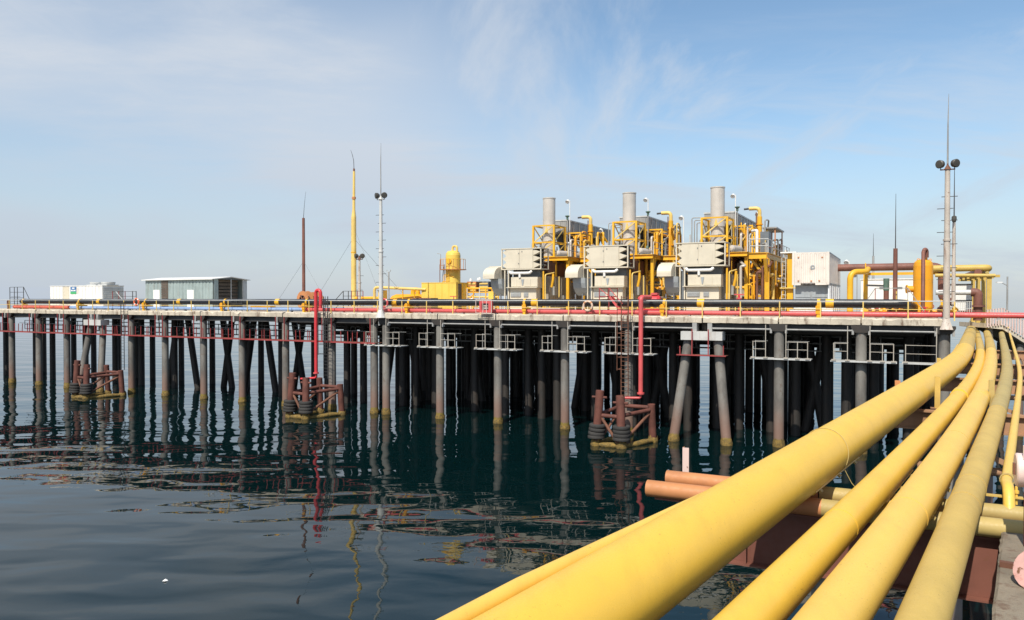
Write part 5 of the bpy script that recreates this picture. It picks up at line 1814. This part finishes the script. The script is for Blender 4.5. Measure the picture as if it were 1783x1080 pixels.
for q in range(200, 371, 17):
    x, y = (rv + .6) * math.cos(R(q)), (rv + .6) * math.sin(R(q))
    MB().bar((x, y, zt4 - 2.07), (x, y, zt4 - 1.0), .04, .04).build('rail_post', 'rust_orange', t)
MB().tube(arc((0, 0, zt4 - 1.0), rv + .6, 200, 371, (1, 0, 0), (0, 1, 0), 16), .025, 6).build('rail', 'yellow', t)
for x in (-.28, .05):
    MB().bar((x, -rv - .25, 0), (x, -rv - .25, zt4 - 2.1), .04, .04).build('stile', 'yellow', t)
rg = MB().bar((-.28, 0, 0), (.05, 0, 0), .03, .03).build('rung', 'yellow', t)
rg.location = (0, -rv - .25, .3)
for i in range(1, int((zt4 - 2.4) / .35)):
    again(rg, t, (0, -rv - .25, .3 + i * .35))
for k in range(3):
    MB().tube(bent([(-.6 - .2 * k, -rv - .1, .0), (-.6 - .2 * k, -rv - .1, zt4 - 2.6 - .7 * k), (.5, -rv + .1, zt4 - 2.9 - .7 * k)], .3), .05, 8).build('trace_pipe', 'yellow', t)
t = pthing('service_frame', 'thin rusty service frame with a hooked top left of the column vessel', 'frame', along(766, w), w)
for x in (0, .55):
    MB().bar((x, 0, 0), (x, 0, zt4 - 1.5), .06, .06).build('post', 'rust', t)
for z in (1.5, 2.9, zt4 - 1.6):
    MB().bar((0, 0, z), (.55, 0, z), .05, .05).build('beam', 'rust_orange', t)
MB().bar((.05, 0, 1.5), (.5, 0, zt4 - 1.7), .05, .05).build('brace', 'grey_steel', t)
MB().tube(bent([(.1, 0, zt4 - 1.5), (.1, 0, zt4 - .35), (-.35, 0, zt4 - .3)], .1), .035, 6).build('hook', 'grey_steel', t)

# process rack between the yellow container and the first unit
w = 10
t = pthing('process_rack', 'busy yellow pipe rack with grey fan coolers left of the first turbine unit', 'pipework', along(803, w), w)
L = along(868, w) - along(803, w)
q = random.Random(5)
for i in range(7):
    x = L * i / 6
    MB().bar((x, 0, 0), (x, 0, 2.3), .09, .09, (0, 1, 0)).build('post', q.choice(('pale_yellow', 'light_steel', 'yellow')), t)
for z in (.55, 1.0, 1.45, 1.9, 2.3):
    MB().tube([(-.1, .05, z), (L, .05, z)], q.uniform(.05, .10), 8).build('rail_pipe', q.choice(('pale_yellow', 'yellow', 'white')), t)
for i in range(3):
    x = .2 + i * (L / 3)
    c = MB().box(x, x + L / 3 - .35, .8, 3.0, 1.9, 3.0).build('cooler', 'slate' if i == 1 else 'rust_orange', t)
    for j in range(3):
        MB().box(x + .05, x + L / 3 - .4, .75, .798, 2.05 + j * .33, 2.2 + j * .33).build('slat', 'pale_yellow', c)
for i in range(14):
    x = q.uniform(0, L - .3)
    z = q.uniform(.4, 1.5)
    MB().tube(bent([(x, -.15, 0), (x, -.15, z), (x + q.uniform(-.6, .6), -.15, z), (x + q.uniform(-.3, .3), .5, z + .3)], .12), q.uniform(.04, .1), 8).build('pipe', q.choice(('yellow', 'orange', 'pale_yellow', 'white', 'rust_orange')), t)
for i in range(5):
    x = q.uniform(.2, L - .5)
    MB().lathe([(0, 0), (.14, 0), (.14, .0), (.10, .22), (0, .25)], (x, .6, 3.05 + q.uniform(0, .3)), 10).build('lamp_head', 'white', t)
MB().box(L - .9, L - .35, -.4, .4, 0, 2.0).build('cabinet', 'box_yellow', t)

# hose cabinet hung on the guard rail
w = -.10
t = pthing('hose_cabinet', 'pink red framed hose cabinet hung on the guard rail', 'cabinet', along(847, w), w)
for x0, x1, z0, z1 in ((-.55, -.32, .15, 1.1), (.32, .55, .15, 1.1), (-.32, .32, .9, 1.1), (-.32, .32, .15, .35)):
    MB().box(x0 + .001, x1 - .001, -.25, .15, z0 + .001, z1 - .001).build('frame_bar', 'pink_red', t)
MB().box(-.32, .32, .05, .14, .35, .9).build('back', 'unit_grey', t)
for i, z in enumerate((.45, .58, .7)):
    MB().torus((0, -.05, z), (0, 0, 1), .2, .05, 14, 6).build('hose_coil', 'mast_white', t)
for x in (-.85, -.18, .16, .62):
    MB().bar((x, -.28, .05), (x, -.28, 1.22), .045, .045).build('guard_bar', 'pinkish_white', t)
MB().bar((-.85, -.30, 1.22), (.62, -.30, 1.22), .04, .04).build('guard_bar', 'pinkish_white', t)
MB().bar((-.85, -.30, .1), (.62, -.30, .1), .04, .04).build('guard_bar', 'pinkish_white', t)
# lifebuoys
for px, py, lab, m1, m2 in ((237.5, 526, 'orange lifebuoy hung on the guard rail between the generator and the shed', 'lifering', 'white'),
                            (669, 528, 'pink red lifebuoy half hidden beside the grey floodlight mast', 'pink_red', 'pinkish_white'),
                            (1023.5, 533, 'faded pale lifebuoy hung on the rail below the middle turbine unit', 'lifering_pale', 'rust_orange')):
    w = .03
    t = pthing('lifebuoy', lab, 'lifebuoy', along(px, w), w, level(py, px, w), 'lifebuoys on the guard rail')
    MB().torus((0, 0, 0), (0, 1, 0), .36, .085, 24, 8).build('ring', m1, t)
    for q in range(4):
        a = R(45 + q * 90)
        MB().tube([(.36 * math.cos(a - .16), 0, .36 * math.sin(a - .16)), (.365 * math.cos(a), 0, .365 * math.sin(a)), (.36 * math.cos(a + .16), 0, .36 * math.sin(a + .16))], .092, 8).build('band', m2, t)
# red stairs over the pipes in front of the middle unit
t = pthing('stair_frame', 'dark red stair frame over the pipes in front of the middle turbine unit', 'stairs', along(1052, 1.0), 1.0)
for x in (-.4, .4):
    for y in (0, 2.0):
        MB().bar((x, y, 0), (x, y, 2.15), .06, .06).build('post', 'old_red', t)
    MB().bar((x, 0, 2.1), (x, 2.0, 2.1), .05, .05).build('rail', 'old_red', t)
MB().box(-.45, .45, 0.1, 1.9, 1.42, 1.5).build('landing', 'old_red', t)
MB().bar((.45, 0, 1.45), (1.55, 0, .05), .10, .16).build('stringer', 'pink_red', t)
MB().bar((.45, .6, 1.45), (1.55, .6, .05), .10, .16).build('stringer', 'pink_red', t)
for i in range(4):
    MB().box(.55 + i * .25, .8 + i * .25, .06, .54, 1.2 - i * .31, 1.24 - i * .31).build('tread', 'old_red', t)
MB().bar((.42, 0, 2.1), (1.5, 0, .9), .05, .05).build('rail', 'pink_red', t)
MB().bar((-.4, -.02, 2.1), (.4, -.02, 1.5), .05, .05).build('brace', 'pink_red', t)
MB().box(-.35, .95, -.28, -.05, .12, .42).build('step_box', 'old_red', t)
# red fire pump set
t = pthing('fire_pump', 'bright red tank unit on the deck behind the pink riser', 'pump', along(1131, 3.2), 3.2)
MB().lathe([(0, -.9), (.35, -.88), (.48, -.7), (.48, .7), (.35, .88), (0, .9)], (0, 0, 1.1), 18, (1, 0, 0)).build('tank', 'red', t)
MB().box(-.9, .9, -.4, .4, 0, .55).build('skid', 'red', t)
MB().box(.2, .7, -.3, .3, 1.58, 1.75).build('hatch', 'pink_red', t)
t = pthing('valve', 'pink T handled hydrant valve in front of the right turbine unit', 'valve', along(1287, 2.6), 2.6)
MB().tube([(0, 0, 0), (0, 0, 1.55)], .09, 10).build('stem', 'red', t)
MB().bar((-.35, 0, 1.6), (.35, 0, 1.6), .1, .09).build('handle', 'pink_red', t)
MB().lathe([(.1, -.05), (.2, -.05), (.2, -.05), (.2, .05), (.2, .05), (.1, .05)], (0, 0, 1.3), 12).build('flange', 'pink_red', t)
# low troughs and plinths glimpsed under the black pipe
for px0, px1, w, h, mt, lab in ((105, 180, 4.2, .62, 'white', 'low white plinth under the generator cabin'), (436, 470, 4.0, .5, 'yellow', 'low yellow skid left of the rusty mast'),
                                (600, 720, 5.0, .45, 'pinkish_white', 'low pinkish trough behind the red pipe near the grey mast'),
                                (928, 975, 3.8, .42, 'pinkish_white', 'low pale plinth in front of the left turbine unit'),
                                (1375, 1420, 3.4, .5, 'white', 'low white plinth in front of the louvred unit')):
    a0 = along(px0, w)
    t = pthing('plinth', lab, 'plinth', a0, w)
    L = along(px1, w) - a0
    MB().box(0, L, 0, .8, 0, h).build('block', mt, t)
    MB().box(-.04, L + .04, -.04, .84, h + .002, h + .05).build('cap', mt, t)

# ------------------------------------------------------------------ left end: generator cabin, shed, stairs
w = 5
ga, gb = along(87.5, w), along(178.5, w)
L = gb - ga
zt5 = level(498, 130, w) - DECK
t = pthing('generator_cabin', 'white generator container with roof fans and a small blue and green sign', 'container', ga, w)
MB().box(0.05, L - .05, .05, 2.9, .3, zt5 - .04).build('core', 'white', t)
for i in range(16):
    x = L * i / 16
    if i in (4, 5):
        continue
    MB().box(x + .02, x + L / 16 - .02, .0, .048, .32, zt5 - .06).build('panel', 'white', t)
MB().box(L * .25 + .03, L * .375 - .03, .01, .048, .32, zt5 - .12).build('door', 'cream', t)
MB().box(-.03, L + .03, -.03, 2.95, zt5 - .038, zt5 + .04).build('roof', 'white', t)
MB().box(0, L, 0, 2.9, 0, .298).build('skid', 'white', t)
for j in range(9):
    MB().box(L - .048, L + .03, .1, 2.85, .45 + j * (zt5 - .6) / 9, .45 + (j + .55) * (zt5 - .6) / 9).build('louvre', 'light_steel', t)
for x in (L * .72, L * .93):
    f = MB().lathe([(.0, .12), (.75, .12), (.75, .12), (.82, .3), (.82, .42), (.82, .42), (.72, .42), (.70, .3)], (x, 1.3, zt5 + .04), 18).build('roof_fan', 'light_steel', t)
    MB().box(x - .85, x + .85, .5, 2.1, zt5 + .042, zt5 + .15).build('fan_base', 'light_steel', t)
    for q in range(3):
        MB().bar((x - .7 * math.cos(R(q * 60)), 1.3 - .7 * math.sin(R(q * 60)), zt5 + .40), (x + .7 * math.cos(R(q * 60)), 1.3 + .7 * math.sin(R(q * 60)), zt5 + .40), .12, .03).build('blade', 'slate', f)
sx = L * .46
sg = MB().box(sx - .58, sx + .58, -.03, -.004, zt5 - 1.02, zt5 - .12).build('sign', 'sign_blue', t)
MB().box(sx - .58, sx + .58, -.036, -.031, zt5 - 1.02, zt5 - .72).build('green_band', 'sign_green', sg)
for x0, x1, z0, z1 in ((-.25, .25, -.36, -.22), (-.46, -.22, -.66, -.50), (-.16, .06, -.66, -.50), (.14, .44, -.66, -.50)):
    MB().box(sx + x0, sx + x1, -.040, -.031, zt5 + z0, zt5 + z1).build('lettering', 'wood_white', sg)
MB().box(sx + .66, sx + .95, -.02, -.004, zt5 - .95, zt5 - .3).build('notice', 'container_white', t)

w = 8
sa, sb = along(253.5, w), along(371, w)
L = sb - sa
zt6 = level(487, 312, w) - DECK
t = pthing('corrugated_shed', 'grey green corrugated metal shed with two white doors and an open gable end', 'shed', sa, w)
DP = 5.2
for i in range(7):
    MB().corrugated((L * i / 7 + .01, 0), (L * (i + 1) / 7 - .01, 0), 0, zt6, .42, .06).build('wall_sheet', 'shed_teal', t)
MB().box(0, L - .1, .05, .12, 0, zt6 - .02).build('liner', 'slate', t)
MB().box(0, .06, .13, DP, 0, zt6).build('end_wall', 'shed_teal', t)
MB().box(0, L, DP - .08, DP, 0, zt6).build('rear_wall', 'shed_teal', t)
MB().box(L - .05, L + .04, .13, .75, 0, zt6).build('end_wall', 'shed_teal', t)
MB().box(L - .05, L + .04, DP - .7, DP - .09, 0, zt6).build('end_wall', 'light_steel', t)
MB().prism([(0, 0), (DP, 0), (DP / 2, .26)], (L - .05, 0, zt6 + .002), (0, 1, 0), (0, 0, 1), (.06, 0, 0)).build('gable', 'slate', t)
for j in range(9):
    MB().box(L - .9, L - .82, .76, DP - .71, .05 + j * zt6 / 9, (j + .9) * zt6 / 9).build('inner_board', 'brown_board', t)
MB().bar((L, DP * .52, 0), (L, DP * .52, zt6), .08, .08).build('post', 'light_steel', t)
rf = MB()
rf.prism([(-.35, -.06), (DP / 2, .26), (DP + .35, -.06), (DP + .35, .02), (DP / 2, .34), (-.35, .02)], (-.3, 0, zt6 + .004), (0, 1, 0), (0, 0, 1), (L + .55, 0, 0))
rf.build('roof', 'white', t)
for px in (274, 333):
    x = along(px, w) - sa
    MB().box(x - .55, x + .55, -.12, -.065, .02, level(505, px, w) - DECK).build('door', 'wood_white', t)
x = along(288, w) - sa
for j in range(11):
    MB().box(x - .6, x + .6, -.10, -.064, .1 + j * (zt6 - .2) / 11, .06 + (j + 1) * (zt6 - .2) / 11).build('slat', 'brown_board', t)

t = pthing('stair_frame', 'dark red rail frame beside the louvred end of the white generator', 'stairs', along(212, 2.8), 2.8)
for x in (-1.6, -.5, .6, 1.9, 2.5):
    MB().bar((x, 0, 0), (x, 0, 2.15), .06, .06).build('post', 'old_red' if x < 1 else 'dark_steel', t)
for z in (1.0, 1.55, 2.1):
    MB().bar((-1.6, .03, z), (2.5, .03, z), .045, .045).build('rail', 'old_red' if z < 1.2 else 'dark_steel', t)
MB().bar((-1.0, 0, 2.1), (.5, 0, .9), .07, .08).build('brace', 'light_steel', t)
MB().box(-1.6, 1.6, .05, .8, .72, .8).build('landing', 'old_red', t)
t = pthing('stair_frame', 'dark stair rail frame at the far left end of the black pipeline', 'stairs', along(28, 2.6), 2.6)
for x in (-1.3, -.35, .3, 1.6):
    MB().bar((x, 0, 0), (x, 0, 2.75), .06, .06).build('post', 'dark_steel', t)
for z in (1.4, 2.1, 2.75):
    MB().bar((-1.3, .03, z), (1.6, .03, z), .05, .05).build('rail', 'dark_steel', t)
MB().bar((1.6, 0, 2.75), (2.9, 0, 1.1), .05, .05).build('sloping_rail', 'dark_steel', t)
for i in range(5):
    MB().box(-1.25, -.4, .1 + i * .0, .8, .3 + i * .3, .34 + i * .3).build('tread', 'dark_steel', t)
t = pthing('valve', 'rusty round valve at the far left pipe end', 'valve', along(14, 1.4), 1.4)
MB().torus((0, 0, .75), (0.3, 1, 0), .33, .07, 18, 8).build('handwheel', 'rust', t)
MB().tube([(0, 0, 0), (0, 0, .75)], .1, 10).build('stem', 'rust', t)
t = pthing('deck_rack', 'dark railed frame on the deck between the shed and the rusty mast', 'frame', along(412, 1.3), 1.3)
for x in (-.75, 0, .75):
    MB().bar((x, 0, 0), (x, 0, 1.15), .05, .05).build('post', 'dark_steel', t)
for z in (.4, .8, 1.15):
    MB().bar((-.75, .03, z), (.75, .03, z), .04, .04).build('rail', 'dark_steel', t)
